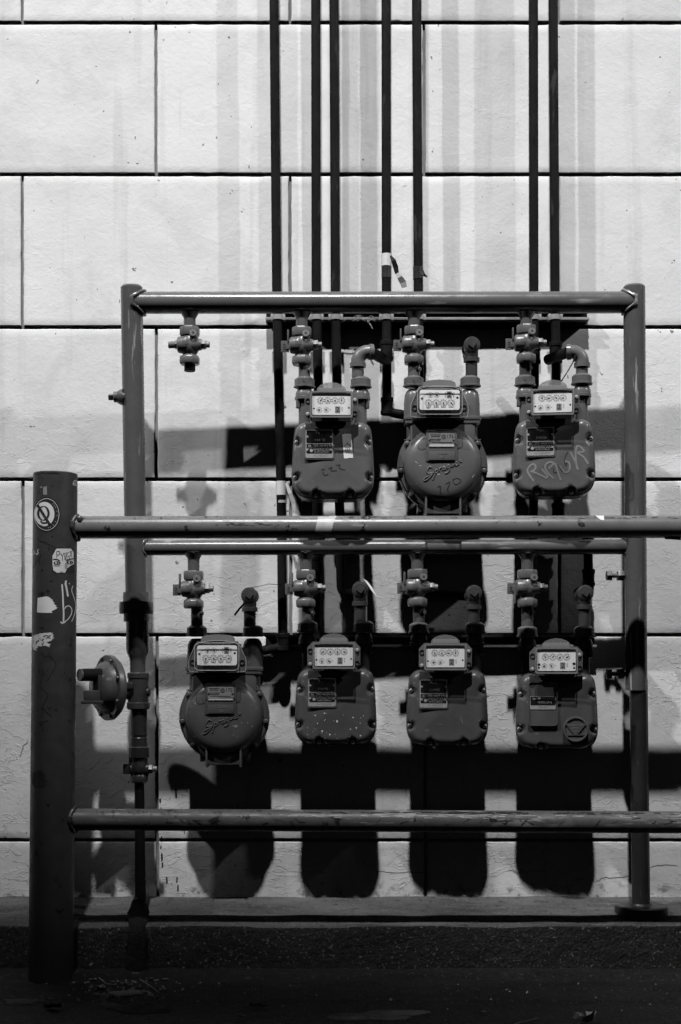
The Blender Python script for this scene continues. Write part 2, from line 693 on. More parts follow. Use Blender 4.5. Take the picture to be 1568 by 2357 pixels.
def grid_sheet(xs, prof, fn):
    m = MB()
    vs_, fs = [], []
    np_ = len(prof)
    for x in xs:
        for k, (d, z) in enumerate(prof):
            vs_.append(fn(x, d, z, k))
    for i in range(len(xs) - 1):
        for k in range(np_ - 1):
            fs.append((i * np_ + k, (i + 1) * np_ + k, (i + 1) * np_ + k + 1, i * np_ + k + 1))
    m.add(vs_, fs)
    return m


xs_fine = [-1.5 + 3.0 * i / 420 for i in range(421)]
xs_fine = [-3.6, -2.5] + xs_fine + [2.5, 3.6]
gut = [(2.8 + 1.06 * i / 110, 0) for i in range(111)]


def gutter_z(x, d, z, k):
    w = 0.012 * hills(x * 1.3, d * 2.0, 3)
    e1 = 3.76 + w * 1.5
    e2 = 3.66 + 0.02 * hills(x * 1.1, 2.2, 9)
    e3 = 3.57 + 0.02 * hills(x * 0.9, 5.2, 1)
    h = 0.006

    def st(e, a):
        t = max(0, min(1, (d - e) / 0.018))
        return a * t * t * (3 - 2 * t)
    h += st(e1, 0.014) + st(e2, 0.009) + st(e3, 0.007)
    h += 0.0035 * hills(x * 12, d * 30, 2) + 0.0025 * hills(x * 45, d * 60, 7)
    return (x, d, max(0.004, h))


o = grid_sheet(xs_fine, gut, gutter_z).build('gutter', M['ground'], sharp=80)
o['kind'] = 'structure'
o['label'] = 'ridged tarred gutter along the foot of the kerb'

# ---- kerb: sloping wash on top, grimy face in front, both with real roughness
kp = []
for i in range(26):
    t = i / 25
    kp.append((DW + 0.03 - t * (DW + 0.03 - 3.868), 0.190 - t * 0.039))
for i in range(1, 7):
    a = R(90 * i / 6)
    kp.append((3.868 - 0.014 * math.sin(a), 0.151 - 0.014 * (1 - math.cos(a))))
for i in range(1, 25):
    t = i / 24
    kp.append((3.854 - 0.012 * t, 0.137 - t * 0.144))
TOPN = 28


def kerb_pt(x, d, z, k):
    n1 = hills(x * 9, d * 9, z * 9)
    n2 = hills(x * 48, d * 48, z * 48 + 5)
    n3 = hills(x * 120, d * 120, z * 120 + 2)
    if k < 24:
        return (x, d, z + 0.0035 * n1 + 0.0010 * n2)
    worn = max(0, hills(x * 3.1, 8.8, 1)) * 0.012 if k < 33 else 0
    amp = 0.5 + 0.5 * min(1, (k - 24) / 6)
    return (x, d + amp * (0.006 * n1 + 0.0022 * n2), z + amp * (0.003 * n1 + 0.002 * n2) - worn)


km = grid_sheet(xs_fine, kp, kerb_pt)
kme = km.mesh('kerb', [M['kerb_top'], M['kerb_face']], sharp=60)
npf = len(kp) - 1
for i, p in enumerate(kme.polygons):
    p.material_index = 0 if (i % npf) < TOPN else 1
o = link('kerb', kme)
o['kind'] = 'structure'
o['label'] = 'concrete kerb ledge along the foot of the wall'

# ---- block wall: every block a piece of its own, joints recessed
wall = thing('block_wall', 'whitewashed wall of large concrete blocks with dark recessed joints', 'wall', (0, DW, 0))
HJ = [-1700, -1348, -998, -648, -298, 52.5, 402, 753.5, 1104, 1462, 1934.5, 2110]


def wx(X):
    return (X - CX) * DW / F


def wz(Y):
    return CAMZ + (HY - Y) * DW / F


JW = 0.0040   # half a standing joint
JH = 0.0044   # half a bed joint
bmw = MB()
bmw.box((0, 0.013 + 0.10, (wz(HJ[0]) + 0.0) / 2), (9.0, 0.2, wz(HJ[0]) + 0.02))
bmw.build('wall_core', M['joint'], wall)


def block_mesh(w, h, seed):
    rb = random.Random(seed)
    nx, nz = max(4, int(w / 0.02)), max(4, int(h / 0.02))
    vs_, fs = [], []
    rr = 0.0034
    ox, oz = rb.uniform(0, 50), rb.uniform(0, 50)
    us = [-w / 2, -w / 2 + rr * 0.35, -w / 2 + rr] + [-w / 2 + rr + (w - 2 * rr) * i / nx for i in range(1, nx)] + [w / 2 - rr, w / 2 - rr * 0.35, w / 2]
    vz = [-h / 2, -h / 2 + rr * 0.35, -h / 2 + rr] + [-h / 2 + rr + (h - 2 * rr) * i / nz for i in range(1, nz)] + [h / 2 - rr, h / 2 - rr * 0.35, h / 2]

    def edge(t, half):
        d = half - abs(t)
        if d >= rr:
            return 0
        q = 1 - d / rr
        return rr * (1 - math.sqrt(max(0, 1 - q * q)))
    for a in us:
        for b in vz:
            y = max(edge(a, w / 2), edge(b, h / 2))
            wob = 0.0016 * hills(ox + a * 9, oz + b * 9)
            ex = 0.0016 * hills(ox + b * 30, 7) if abs(a) > w / 2 - rr else 0
            ez = (0.0015 * hills(oz + a * 24, 3) + 0.0018 * max(0, hills(oz + a * 8, 31) - 0.25) * (-1 if b > 0 else 1) * 2) if abs(b) > h / 2 - rr else 0
            vs_.append((a + ex, y * 0.9 + wob, b + ez))
    nb = len(vz)
    for i in range(len(us) - 1):
        for j in range(nb - 1):
            fs.append((i * nb + j, (i + 1) * nb + j, (i + 1) * nb + j + 1, i * nb + j + 1))
    # skirt back into the joint
    k = len(vs_)
    ring = [i * nb for i in range(len(us))] + [(len(us) - 1) * nb + j for j in range(1, nb)] + \
           [i * nb + nb - 1 for i in range(len(us) - 2, -1, -1)] + [j for j in range(nb - 2, 0, -1)]
    for r in ring:
        vs_.append((vs_[r][0], 0.02, vs_[r][2]))
    for i in range(len(ring)):
        j = (i + 1) % len(ring)
        fs.append((ring[i], ring[j], k + j, k + i))
    m = MB()
    m.add(vs_, fs)
    return m


blocks = []
for c in range(len(HJ) - 1):
    z1, z0 = wz(HJ[c]), wz(HJ[c + 1])
    if c == len(HJ) - 2:
        z0 = 0.16
    off = 51.5 if (c % 2 == 0) else 359
    if c == 4:
        off = 51.5
    if c == 5:
        off = 359
    # courses 0.. counted so that the visible ones alternate 51 / 359
    vis = {4: 51, 5: 359, 6: 51, 7: 360, 8: 53, 9: 362, 10: 363}
    off = vis.get(c, 51 if c % 2 == 0 else 359)
    X = off - 617 * 5
    while wx(X) < 3.6:
        xa, xb = wx(X), wx(X + 617)
        w, h = xb - xa - 2 * JW, z1 - z0 - 2 * JH
        hero = abs((xa + xb) / 2) < 1.5 and z0 < 3.0
        key = ('block', round(w, 3), round(h, 3)) if not hero else ('block', c, int(X))
        me = cached(key, lambda: block_mesh(w, h, hash(key) & 0xffff).mesh('wall_block', M['wall'], sharp=60))
        b = link('wall_block', me, wall)
        b.location = ((xa + xb) / 2, 0, (z0 + z1) / 2)
        blocks.append(b)
        X += 617

# black paint drips and scars on the lower blocks
wall_bvh = surface([b for b in blocks if abs(b.location.x) < 1.6 and b.location.z < 3.2])
rd = random.Random(11)
dm = MB()
for (x, y, l, w) in ((366, 1822, 16, 3), (369, 1838, 10, 4), (405, 1815, 22, 4), (371, 1858, 12, 3), (366, 1912, 16, 3.2), (372, 1925, 14, 3), (371, 1946, 8, 3),
                     (373, 1964, 18, 4), (374, 1985, 12, 3.5), (384, 2018, 16, 4), (408, 2018, 14, 3), (410, 2036, 16, 3.4), (425, 1913, 6, 2),
                     (366, 1872, 10, 2.2), (478, 1915, 8, 2.2)):
    stroke(dm, wall_bvh, [(x, y), (x + rd.uniform(-1, 1), y + l)], w, 0.0007)
dm.build('paint_drips', M['drip'], wall)
dm.v, dm.f = [], []
crack = [([(868, 2004), (905, 2010), (950, 2006), (988, 2012)], 1.3), ([(1170, 2000), (1195, 2010), (1225, 2004), (1260, 2006)], 1.2),
         ([(1372, 2030), (1388, 2020), (1412, 2022), (1448, 2016)], 1.6), ([(1496, 1996), (1516, 1991), (1560, 1993)], 1.4),
         ([(688, 2008), (720, 2006), (752, 2010)], 1.1), 
         ([(64, 1705), (52, 1722), (46, 1742)], 2.0), ([(840, 45), (870, 50), (920, 46)], 1.0)]
cm = MB()
for pts, w in crack:
    q = []
    for a, b in zip(pts[:-1], pts[1:]):
        for i in range(5):
            q.append((a[0] + (b[0] - a[0]) * i / 5 + rd.uniform(-1.5, 1.5), a[1] + (b[1] - a[1]) * i / 5 + rd.uniform(-1.8, 1.8)))
    q.append(pts[-1])
    stroke(cm, wall_bvh, q, w, 0.0006)
cm.build('hairline_cracks', M['print_grey'], wall)
for ob in COL.objects:
    if ob.name.startswith(('paint_drips', 'hairline_cracks')):
        ob.parent = wall
        ob.matrix_parent_inverse = Matrix.Translation((0, -DW, 0))
        ob['kind'] = 'stuff'


# ================================================================== MANIFOLD FRAME
def saddle(mb, xw, sgn, yc, zc, r, Rpost, bead, seed, n=40):
    rr = random.Random(seed)
    pts = []
    for i in range(n):
        t = 2 * math.pi * i / n
        y = r * math.cos(t)
        z = r * math.sin(t)
        x = math.sqrt(max(0.0, Rpost * Rpost - y * y))
        pts.append(Vector((xw + sgn * (x + 0.0015), yc + y, zc + z)))
    m = 9
    vs_, fs = [], []
    for i, p in enumerate(pts):
        t = (pts[(i + 1) % n] - pts[i - 1]).normalized()
        a = Vector((sgn, 0, 0))
        a = (a - t * a.dot(t)).normalized()
        b = t.cross(a)
        br = bead * rr.uniform(0.75, 1.3)
        for k in range(m):
            q = 2 * math.pi * k / m
            vs_.append(p + (a * math.cos(q) * 1.25 + b * math.sin(q)) * br)
    for i in range(n):
        for k in range(m):
            i2, k2 = (i + 1) % n, (k + 1) % m
            fs.append((i * m + k, i * m + k2, i2 * m + k2, i2 * m + k))
    return mb.add(vs_, fs)


fr_base = P(1475, 2085, DL)
frame = thing('manifold_frame', 'grey welded pipe frame of two posts and two headers carrying the gas meters', 'pipe frame')
PR = 0.0302
pl_top, pl_bot = P(303, 657, DT), P(314, 1366, DL)
pr_top, pr_bot = P(1460, 656, DT), P(1465, 1588, DL)
MB().lathe(pl_bot, pl_top - pl_bot, [(0, PR), ((pl_top - pl_bot).length - 0.006, PR), ((pl_top - pl_bot).length - 0.001, PR - 0.004), ((pl_top - pl_bot).length, PR - 0.012)], 40).build('post', M['frame'], frame)
MB().lathe(pr_bot, pr_top - pr_bot, [(0, PR), ((pr_top - pr_bot).length - 0.006, PR), ((pr_top - pr_bot).length - 0.001, PR - 0.004), ((pr_top - pr_bot).length, PR - 0.012)], 40).build('post', M['frame'], frame)
th_l, th_r = P(306, 697, DT), P(1460, 696, DT)
MB().cyl(th_l, th_r, 0.0300, 40).build('upper_header', M['manifold'], frame)
lh_l, lh_r = P(312, 1261, DL), P(1463, 1258.5, DL)
MB().cyl(lh_l, lh_r, 0.0212, 36).build('lower_header', M['manifold'], frame)
for i, (pt, sg, r) in enumerate(((P(306, 697, DT), 1, 0.030), (P(1460, 696, DT), -1, 0.030), (P(312, 1261, DL), 1, 0.0212), (P(1463, 1258.5, DL), -1, 0.0212))):
    saddle(MB(), pt.x, sg, pt.y, pt.z, r + 0.003, PR, 0.0040 if i < 2 else 0.0036, i).build('weld_bead', M['dullsteel'] if i == 1 else M['frame'], frame)
# right post: slimmer lower leg in a sleeve, floor flange, two set bolts
lg_t, lg_b = P(1470, 1560, DL), P(1476, 2092, DL)
MB().cyl(lg_b, lg_t, 0.0252, 36).build('leg', M['leg_dark'], frame)
fz = 0.172
MB().lathe((lg_b.x, lg_b.y, fz - 0.012), (0, 0, 1), [(-0.02, 0.0725), (0.010, 0.0735), (0.024, 0.073), (0.027, 0.069), (0.028, 0.030), (0.033, 0.0275)], 64).build('floor_flange', M['leg_dark'], frame)
for (Y, mt) in ((1325, 'nut'), (1551, 'nut')):
    sx = 1441 if Y < 1400 else 1443
    bm_ = MB()
    a, b = P(sx, Y, DL), P(1418, Y, DL)
    bm_.cyl(a, P(1404, Y, DL), 0.0065, 14)
    bm_.nut(P(1436, Y, DL), P(1421, Y, DL), 0.0155)
    bm_.nut(P(1408, Y, DL), P(1396, Y, DL), 0.0150)
    bm_.build('set_bolt', M[mt], frame)
# side plug on the left post
pm = MB()
pm.cyl(P(290, 914, DT), P(262, 914, DT), 0.0150, 20, 0.002)
pm.lathe(P(284, 914, DT), (-1, 0, 0), [(0, 0.024), (0.008, 0.021), (0.016, 0.0165)], 20)
pm.nut(P(264, 914, DT), P(250, 914, DT), 0.0098, 4, R(20))
pm.build('side_plug', M['frame'], frame)
# coupling, swage and pipe at the foot of the left post
cp = MB()
c0 = P(314, 1364, DL)


def V(X, Y, D=DL):
    return P(X, Y, D)


cp.cyl(V(314.3, 1431), V(314, 1364), 0.0355, 8, 0.003)
cp.lathe(V(314, 1431), (0, 0, 1), [(0, 0.0345), (0.022, 0.0352), (0.0221, 0.0462), (0.024, 0.047), (0.053, 0.047), (0.055, 0.0462), (0.0551, 0.0365), (0.081, 0.0365)], 28)
cp.build('coupling', M['nut'], frame)
sw = MB()
sw.lathe(V(317, 1550), (0, 0, 1), [(0, 0.0215), (0.034, 0.0215), (0.045, 0.0240), (0.058, 0.0300), (0.070, 0.0318), (0.146, 0.0318)], 36)
sw.build('swaged_nipple', M['frame'], frame)

# stubs welded under the headers, one for each stop cock
VALVES = [  # X, Y of the barrel, header depth, variant, label
    (437, 794, DT, 'plugged', 'stop cock capped underneath with no meter, near the left post'),
    (695, 795, DT, 'wing', 'upper stop cock above the meter with the small paper sticker'),
    (953, 793, DT, 'wing', 'upper stop cock above the round meter between two box meters'),
    (1211, 790, DT, 'wing', 'upper stop cock above the meter tagged with pale graffiti'),
    (446, 1355, DL, 'wing', 'lower stop cock above the round meter nearest the left post'),
    (704, 1353, DL, 'wing', 'lower stop cock above the meter speckled with white paint'),
    (961, 1351, DL, 'wing', 'lower stop cock above the unspeckled box meter with black nameplate'),
    (1214, 1352, DL, 'down', 'lower stop cock above the meter with the round triangle badge'),
]


def valve_meshes(kind):
    u = U
    parts = []
    b = MB()
    # upper octagonal collar, tapering body, lower collar
    b.lathe((0, 0, 0.021 * 1), (0, 0, 1), [(0, 0.020), (0.004, 0.0275), (0.007, 0.0285), (0.024, 0.0285), (0.028, 0.026)], 8, start=R(22.5))
    b.lathe((0, 0, -0.026), (0, 0, 1), [(0, 0.019), (0.008, 0.024), (0.020, 0.0285), (0.034, 0.0285), (0.046, 0.024), (0.050, 0.020)], 24)
    b.lathe((0, 0, -0.055), (0, 0, 1), [(0, 0.0255), (0.004, 0.0285), (0.019, 0.0285), (0.023, 0.026), (0.027, 0.0195), (0.033, 0.0185)], 8, start=R(22.5))
    parts.append(('body', b, 'valve'))
    k = MB()
    k.lathe((-0.033, -0.006, -0.001), (1, 0, 0), [(0, 0.0185), (0.003, 0.022), (0.010, 0.0235), (0.036, 0.0225), (0.054, 0.020), (0.060, 0.016), (0.066, 0.0155)], 28)
    # raised lettering bars on the barrel
    for i in range(4):
        k.box((-0.015 + i * 0.0045, -0.0287, 0.002), (0.0022, 0.002, 0.012), 0.0006)
    parts.append(('plug_barrel', k, 'valve'))
    n = MB()
    n.nut((0.031, -0.006, -0.001), (0.046, -0.006, -0.001), 0.0135)
    n.cyl((0.045, -0.006, -0.001), (0.056, -0.006, -0.001), 0.0085, 14, 0.001)
    parts.append(('end_nut', n, 'nut' if kind == 'down' else 'dullsteel'))
    e = MB()
    e.cyl((0.013, -0.008, 0.021), (0.014, -0.034, 0.026), 0.0105, 20, 0.0015)
    parts.append(('lock_eye', e, 'valve'))
    e2 = MB()
    e2.cyl((0.014, -0.0338, 0.026), (0.014, -0.0346, 0.0261), 0.0035, 12)
    parts.append(('eye_hole', e2, 'print'))
    h = MB()
    if kind == 'plugged':
        h.cyl((-0.030, -0.006, -0.001), (-0.058, -0.006, -0.001), 0.0095, 16, 0.0015)
        h.nut((-0.030, -0.006, -0.001), (-0.040, -0.006, -0.001), 0.0125)
        parts.append(('plug_stem', h, 'valve'))
        q = MB()
        q.cyl((0, 0, -0.050), (0, 0, -0.073), 0.0155, 8, 0.001)
        parts.append(('bottom_plug', q, 'blackpipe'))
    else:
        h.box((-0.046, -0.006, -0.004), (0.022, 0.007, 0.031), 0.0012)
        h.box((-0.038, -0.006, -0.004), (0.012, 0.013, 0.018), 0.002)
        s = 1 if kind == 'wing' else -1
        h.box((-0.037, -0.008, 0.024 * s - (0.004 if s < 0 else 0)), (0.0042, 0.017, 0.034), 0.0012)
        h.box((-0.0335, -0.002, 0.004), (0.009, 0.020, 0.026), 0.003)
        parts.append(('wing_head', h, 'valve'))
        t = MB()
        for i in range(3):
            t.box((-0.046, -0.0101, 0.002 - i * 0.006), (0.010, 0.0014, 0.002))
        parts.append(('cast_mark', t, 'valve'))
    return parts


for (X, Y, D, kind, lab) in VALVES:
    D0, D = D, dd(D, X)
    st_ = MB()
    top = P(X, 700 if D0 == DT else 1262, D)
    base = P(X, Y, D)
    st_.cyl((base.x, D, base.z + 0.044), (base.x, D, top.z), 0.0165, 24)
    st_.lathe((base.x, D, top.z - (0.040 if D0 == DT else 0.031)), (0, 0, 1), [(0, 0.0165), (0.006, 0.0195), (0.016, 0.026)], 24)
    st_.build('stub', M['manifold'], frame)
    v = thing('stop_cock', lab, 'valve', base, R(rng.uniform(-4, 4)), 'stop cocks under the headers')
    for (nm, mb, mt) in cached(('valve', kind), lambda: [(a, b.mesh(a, M[c]), c) for a, b, c in valve_meshes(kind)]):
        link(nm, mb, v)


# ================================================================== GAS METERS
OUT_AC = [(0, -14), (34, -14), (46, -6), (55, -1), (64, 0), (74, -3), (83, -11), (87, -20), (90, -45), (92, -80), (93.5, -112),
          (94, -132), (91, -150), (83, -164), (72, -172), (58, -176), (40, -177), (0, -177)]
OUT_AC = OUT_AC + [(-x, z) for x, z in reversed(OUT_AC[1:-1])]
OUT_AC = chaikin(OUT_AC, 2)


def dist_to_outline(p, out):
    best = 1e9
    n = len(out)
    for i in range(n):
        ax, ay = out[i]
        bx, by = out[(i + 1) % n]
        dx, dy = bx - ax, by - ay
        L2 = dx * dx + dy * dy
        t = 0 if L2 == 0 else max(0, min(1, ((p[0] - ax) * dx + (p[1] - ay) * dy) / L2))
        d = math.hypot(p[0] - ax - t * dx, p[1] - ay - t * dy)
        if d < best:
            best = d
    return best


AC_SCREWS = [(-82.5, -49), (-85.5, -129), (-38, -169), (39, -169), (85.5, -129), (82.5, -47)]
AC7_SCREWS = [(-82.5, -49), (-85.5, -129), (-36, -170), (85.5, -129), (82.5, -47)]


def sm(t):
    t = max(0, min(1, t))
    return t * t * (3 - 2 * t)


def ac_cover(screws):
    c = (0, -92)
    out = OUT_AC
    n = len(out)
    ts = [0, 0.006, 0.02, 0.04, 0.06, 0.08, 0.10, 0.12, 0.15, 0.18, 0.22, 0.27, 0.34, 0.45, 0.6, 0.8, 0.97]
    vs_, fs = [], []
    # rim
    for f, ins in ((24, 0.02), (25, 0.0), (33, 0.0)):
        for (x, z) in out:
            vs_.append(((c[0] + (x - c[0]) * (1 - ins)) * U, -f * U, (c[1] + (z - c[1]) * (1 - ins)) * U))
    for t in ts:
        for (x, z) in out:
            p = (c[0] + (x - c[0]) * (1 - t), c[1] + (z - c[1]) * (1 - t))
            d = dist_to_outline(p, out)
            q = max(0, min(1, (d - 3.0) / 17.0))
            h = 18 * math.sqrt(max(0, 1 - (1 - q) ** 2.2))
            q2 = sm((d - 20) / 60)
            h += 3.5 * q2
            for s in screws:
                r = math.hypot(p[0] - s[0], p[1] - s[1])
                h *= sm((r - 5.5) / 8.0) * 0.93 + 0.07
            # shallow valley down the middle top
            h -= 5 * sm(1 - abs(p[0]) / 40) * sm(1 - abs(p[1] + 14) / 22)
            vs_.append((p[0] * U, -(34 + h) * U, p[1] * U))
    rows = 3 + len(ts)
    for k in range(rows - 1):
        for i in range(n):
            j = (i + 1) % n
            fs.append((k * n + i, k * n + j, (k + 1) * n + j, (k + 1) * n + i))
    fs.append(tuple(range((rows - 1) * n, rows * n)))
    fs.append(tuple(range(n - 1, -1, -1)))
    m = MB()
    m.add(vs_, fs)
    return m


def screw_mb(x, z, f, r=5.2, slot=True):
    m = MB()
    m.lathe((x * U, -(f - 3) * U, z * U), (0, -1, 0), [(0, r * U), (4.5 * U, r * U), (6.5 * U, r * 0.7 * U), (7 * U, 0.3 * U)], 14)
    return m


def slot_mb(x, z, f, r=5.2):
    m = MB()
    m.box((x * U, -(f + 4.1) * U, z * U), (r * 1.3 * U, 1.0 * U, 1.5 * U), 0, None)
    m.box((x * U, -(f + 4.1) * U, z * U), (1.5 * U, 1.2 * U, r * 1.2 * U), 0, None)
    return m


def ring_mb(mb, x, y, z, r0, r1, n=20):
    vs_, fs = [], []
    for i in range(n):
        t = 2 * math.pi * i / n
        vs_.append((x + r0 * math.cos(t), y, z + r0 * math.sin(t)))
        vs_.append((x + r1 * math.cos(t), y, z + r1 * math.sin(t)))
    for i in range(n):
        j = (i + 1) % n
        fs.append((2 * i, 2 * i + 1, 2 * j + 1, 2 * j))
    return mb.add(vs_, fs)


def disc_mb(mb, x, y, z, r, n=14):
    vs_ = [(x + r * math.cos(2 * math.pi * i / n), y, z + r * math.sin(2 * math.pi * i / n)) for i in range(n)]
    return mb.add(vs_, [tuple(range(n))])


def quad_mb(mb, x, y, z, w, h, rot=0.0):
    c, s = math.cos(rot), math.sin(rot)
    pts = []
    for a, b in ((-w / 2, -h / 2), (w / 2, -h / 2), (w / 2, h / 2), (-w / 2, h / 2)):
        pts.append((x + a * c - b * s, y, z + a * s + b * c))
    return mb.add(pts, [(0, 1, 2, 3)])


def hand_mb(mb, x, y, z, r, ang):
    disc_mb(mb, x, y, z, r * 0.26)
    c, s = math.cos(ang), math.sin(ang)
    L = r * 0.95
    w = r * 0.17
    mb.add([(x - s * w, y - 0.00002, z + c * w), (x + s * w, y - 0.00002, z - c * w), (x + c * L, y - 0.00002, z + s * L)], [(0, 1, 2)])
    return mb


def dial(parent, x, y, z, r, ang, big=True):
    """printed dial: graduation ring (sub-part) and its black pointer share one flat mesh each"""
    me = bpy.data.meshes.new('dial')
    d = MB()
    ring_mb(d, x, y, z, r * 0.95, r * 1.02, 28)
    if not big:
        ring_mb(d, x, y, z, r * 0.52, r * 0.58, 20)
    for i in range(10):
        t = R(36 * i + 18)
        if big:
            quad_mb(d, x + r * 0.72 * math.cos(t), y, z + r * 0.72 * math.sin(t), r * 0.26, r * 0.10, t)
            quad_mb(d, x + r * 1.18 * math.cos(t), y, z + r * 1.18 * math.sin(t), r * 0.20, r * 0.16, t + 1.2)
    d.build('dial', M['dial_ink'], parent)
    p = MB()
    hand_mb(p, x, y - 0.0004, z, r * 1.0, ang)
    p.build('pointer', M['print'], parent)


HANDS = {}


def ac_register(parent, kind, seed):
    rr = random.Random(seed)
    cu, cw = -4, 29
    box = cached(('ac_regbox', kind), lambda: (
        MB().prism([(a * U, b * U) for a, b in [(cu - 48, cw + 31), (cu - 60, cw + 18), (cu - 60, cw - 22), (cu - 46, cw - 35), (cu + 46, cw - 35), (cu + 60, cw - 22), (cu + 60, cw + 18), (cu + 48, cw + 31)]],
                   -80 * U, -74 * U)
        .box((cu * U, -(55) * U, cw * U), (88 * U, 44 * U, 58 * U), 3 * U)
    ).mesh('register_box', M['valve'], 30))
    rb = link('register_box', box, parent)
    # clear front case
    gl = cached('ac_glass', lambda: MB().prism([(a * U, b * U) for a, b in rrect(94, 58, 4, 3, cu, cw - 1)], -100 * U, -80.5 * U).mesh('clear_case', M['glass'], 30))
    link('clear_case', gl, rb)

    def rims():
        m = MB()
        o_, i_ = rrect(95, 59, 4, 3, cu, cw - 1), rrect(89, 52.5, 3, 3, cu, cw - 0.5)
        n = len(o_)
        vs_ = [(a * U, -100.2 * U, b * U) for a, b in o_] + [(a * U, -100.2 * U, b * U) for a, b in i_] + \
              [(a * U, -97.5 * U, b * U) for a, b in o_] + [(a * U, -97.5 * U, b * U) for a, b in i_]
        fs = []
        for i in range(n):
            j = (i + 1) % n
            fs += [(i, j, n + j, n + i), (i, 2 * n + i, 2 * n + j, j), (n + i, n + j, 3 * n + j, 3 * n + i)]
        m.add(vs_, fs)
        return m.mesh('case_rim', M['smoke'], 30)
    link('case_rim', cached('ac_rim', rims), rb)
    pl = cached('ac_plate', lambda: MB().prism([(a * U, b * U) for a, b in rrect(86, 48, 2.5 if kind == 'ac' else 4, 3, cu, cw)], -96 * U, -93 * U).mesh('dial_plate', M['plate_white'], 30))
    link('dial_plate', pl, rb)
    # domed top lens
    def dome():
        m = MB()
        out = []
        for i in range(13):
            t = R(200 - 220 * i / 12)
        arc = [(cu - 33, cw + 28), (cu - 32, cw + 36), (cu - 24, cw + 44), (cu - 12, cw + 48.5), (cu, cw + 50), (cu + 12, cw + 48.5), (cu + 24, cw + 44), (cu + 32, cw + 36), (cu + 33, cw + 28)]
        m.prism([(a * U, b * U) for a, b in arc], -92 * U, -42 * U)
        return m.mesh('lens_hood', M['hood'], 50)
    link('lens_hood', cached('ac_dome', dome), rb)

    def dome_in():
        m = MB()
        m.box((cu * U, -62 * U, (cw + 32) * U), (58 * U, 36 * U, 16 * U), 2 * U)
        m.box(((cu - 8) * U, -86 * U, (cw + 36) * U), (1.4 * U, 1.5 * U, 17 * U))
        m.box(((cu + 10) * U, -86 * U, (cw + 36) * U), (1.2 * U, 1.5 * U, 15 * U))
        return m.mesh('index_gears', M['print_grey'], 50)
    link('index_gears', cached('ac_gears', dome_in), rb)
    # ears' screws and sockets
    for (x, z, hole) in ((cu - 53, cw - 20, 0), (cu + 53, cw + 12, 0), (cu - 53, cw + 10, 1), (cu + 53, cw - 18, 1)):
        if hole:
            m = MB()
            m.lathe((x * U, -79 * U, z * U), (0, -1, 0), [(0, 6 * U), (3 * U, 6 * U), (3 * U, 4.4 * U), (0.5 * U, 4 * U)], 14)
            m.build('socket', M['print'], rb)
        else:
            screw_mb(x, z, 82, 4.6).build('screw', M['alu'], rb)
    y = -96.3 * U
    top = [(cu - 24, cw + 8), (cu - 8, cw + 8), (cu + 8, cw + 8), (cu + 23, cw + 8)]
    low = [(cu - 27, cw - 13), (cu - 11, cw - 13)]
    if kind == 'ac7':
        top = [(cu - 25, cw + 7), (cu - 8, cw + 7), (cu + 8, cw + 7), (cu + 23, cw + 7)]
    for (x, z) in top:
        dial(rb, x * U, y, z * U, 6.6 * U, rr.uniform(0, 6.28))
    for (x, z) in low:
        dial(rb, x * U, y, z * U, 6.0 * U, rr.uniform(0, 6.28), False)

    def tagq():
        m = MB()
        quad_mb(m, (cu + 14) * U, y, (cw - 12.5) * U, 11.5 * U, 15 * U)
        return m.mesh('number_tag', M['print_grey'], 30)
    link('number_tag', cached(('ac_tag', kind), tagq), rb)

    def two():
        m = MB()
        text_mb(m, '2', (cu + 14) * U, y - 0.0003, (cw - 12.5) * U, 15.5 * U)
        text_mb(m, 'C', (cu + 24) * U, y, (cw - 9) * U, 6 * U)
        text_mb(m, 'T', (cu + 24) * U, y, (cw - 15) * U, 6 * U)
        for sx in (-1, 1):
            disc_mb(m, (cu + sx * 39) * U, y, (cw - 9 + sx) * U, (3.4 if kind == 'ac7' else 2.0) * U)
            disc_mb(m, (cu + sx * 39.5) * U, y, (cw - (17 if kind == 'ac7' else -20)) * U, (2.4 if kind == 'ac7' else 1.0) * U)
        quad_mb(m, (cu - 2.5) * U, y, (cw - 12.5) * U, 1.6 * U, 1.6 * U)
        quad_mb(m, (cu + 30) * U, y, (cw + 20.5) * U, 14 * U, 0.9 * U)
        quad_mb(m, (cu - 29) * U, y, (cw + 20.5) * U, 6 * U, 0.9 * U)
        return m.mesh('lettering', M['print'], 30)
    link('lettering', cached(('ac_two', kind), two), rb)
    return rb


def swivels(parent, xs_, w0):
    """neck swivel nuts and nipples up to the stop cock (left) or outlet fitting (right)"""
    for i, x in enumerate(xs_):
        m = MB()
        m.lathe((x * U, 0, w0 * U), (0, 0, 1), [(0, 21 * U), (1.5 * U, 25 * U), (5 * U, 25 * U), (6 * U, 23 * U), (20 * U, 23 * U), (22.5 * U, 20.5 * U), (26 * U, 15 * U)], 8 if i == 0 else 16)
        m.build('swivel_nut', M['nut'], parent)


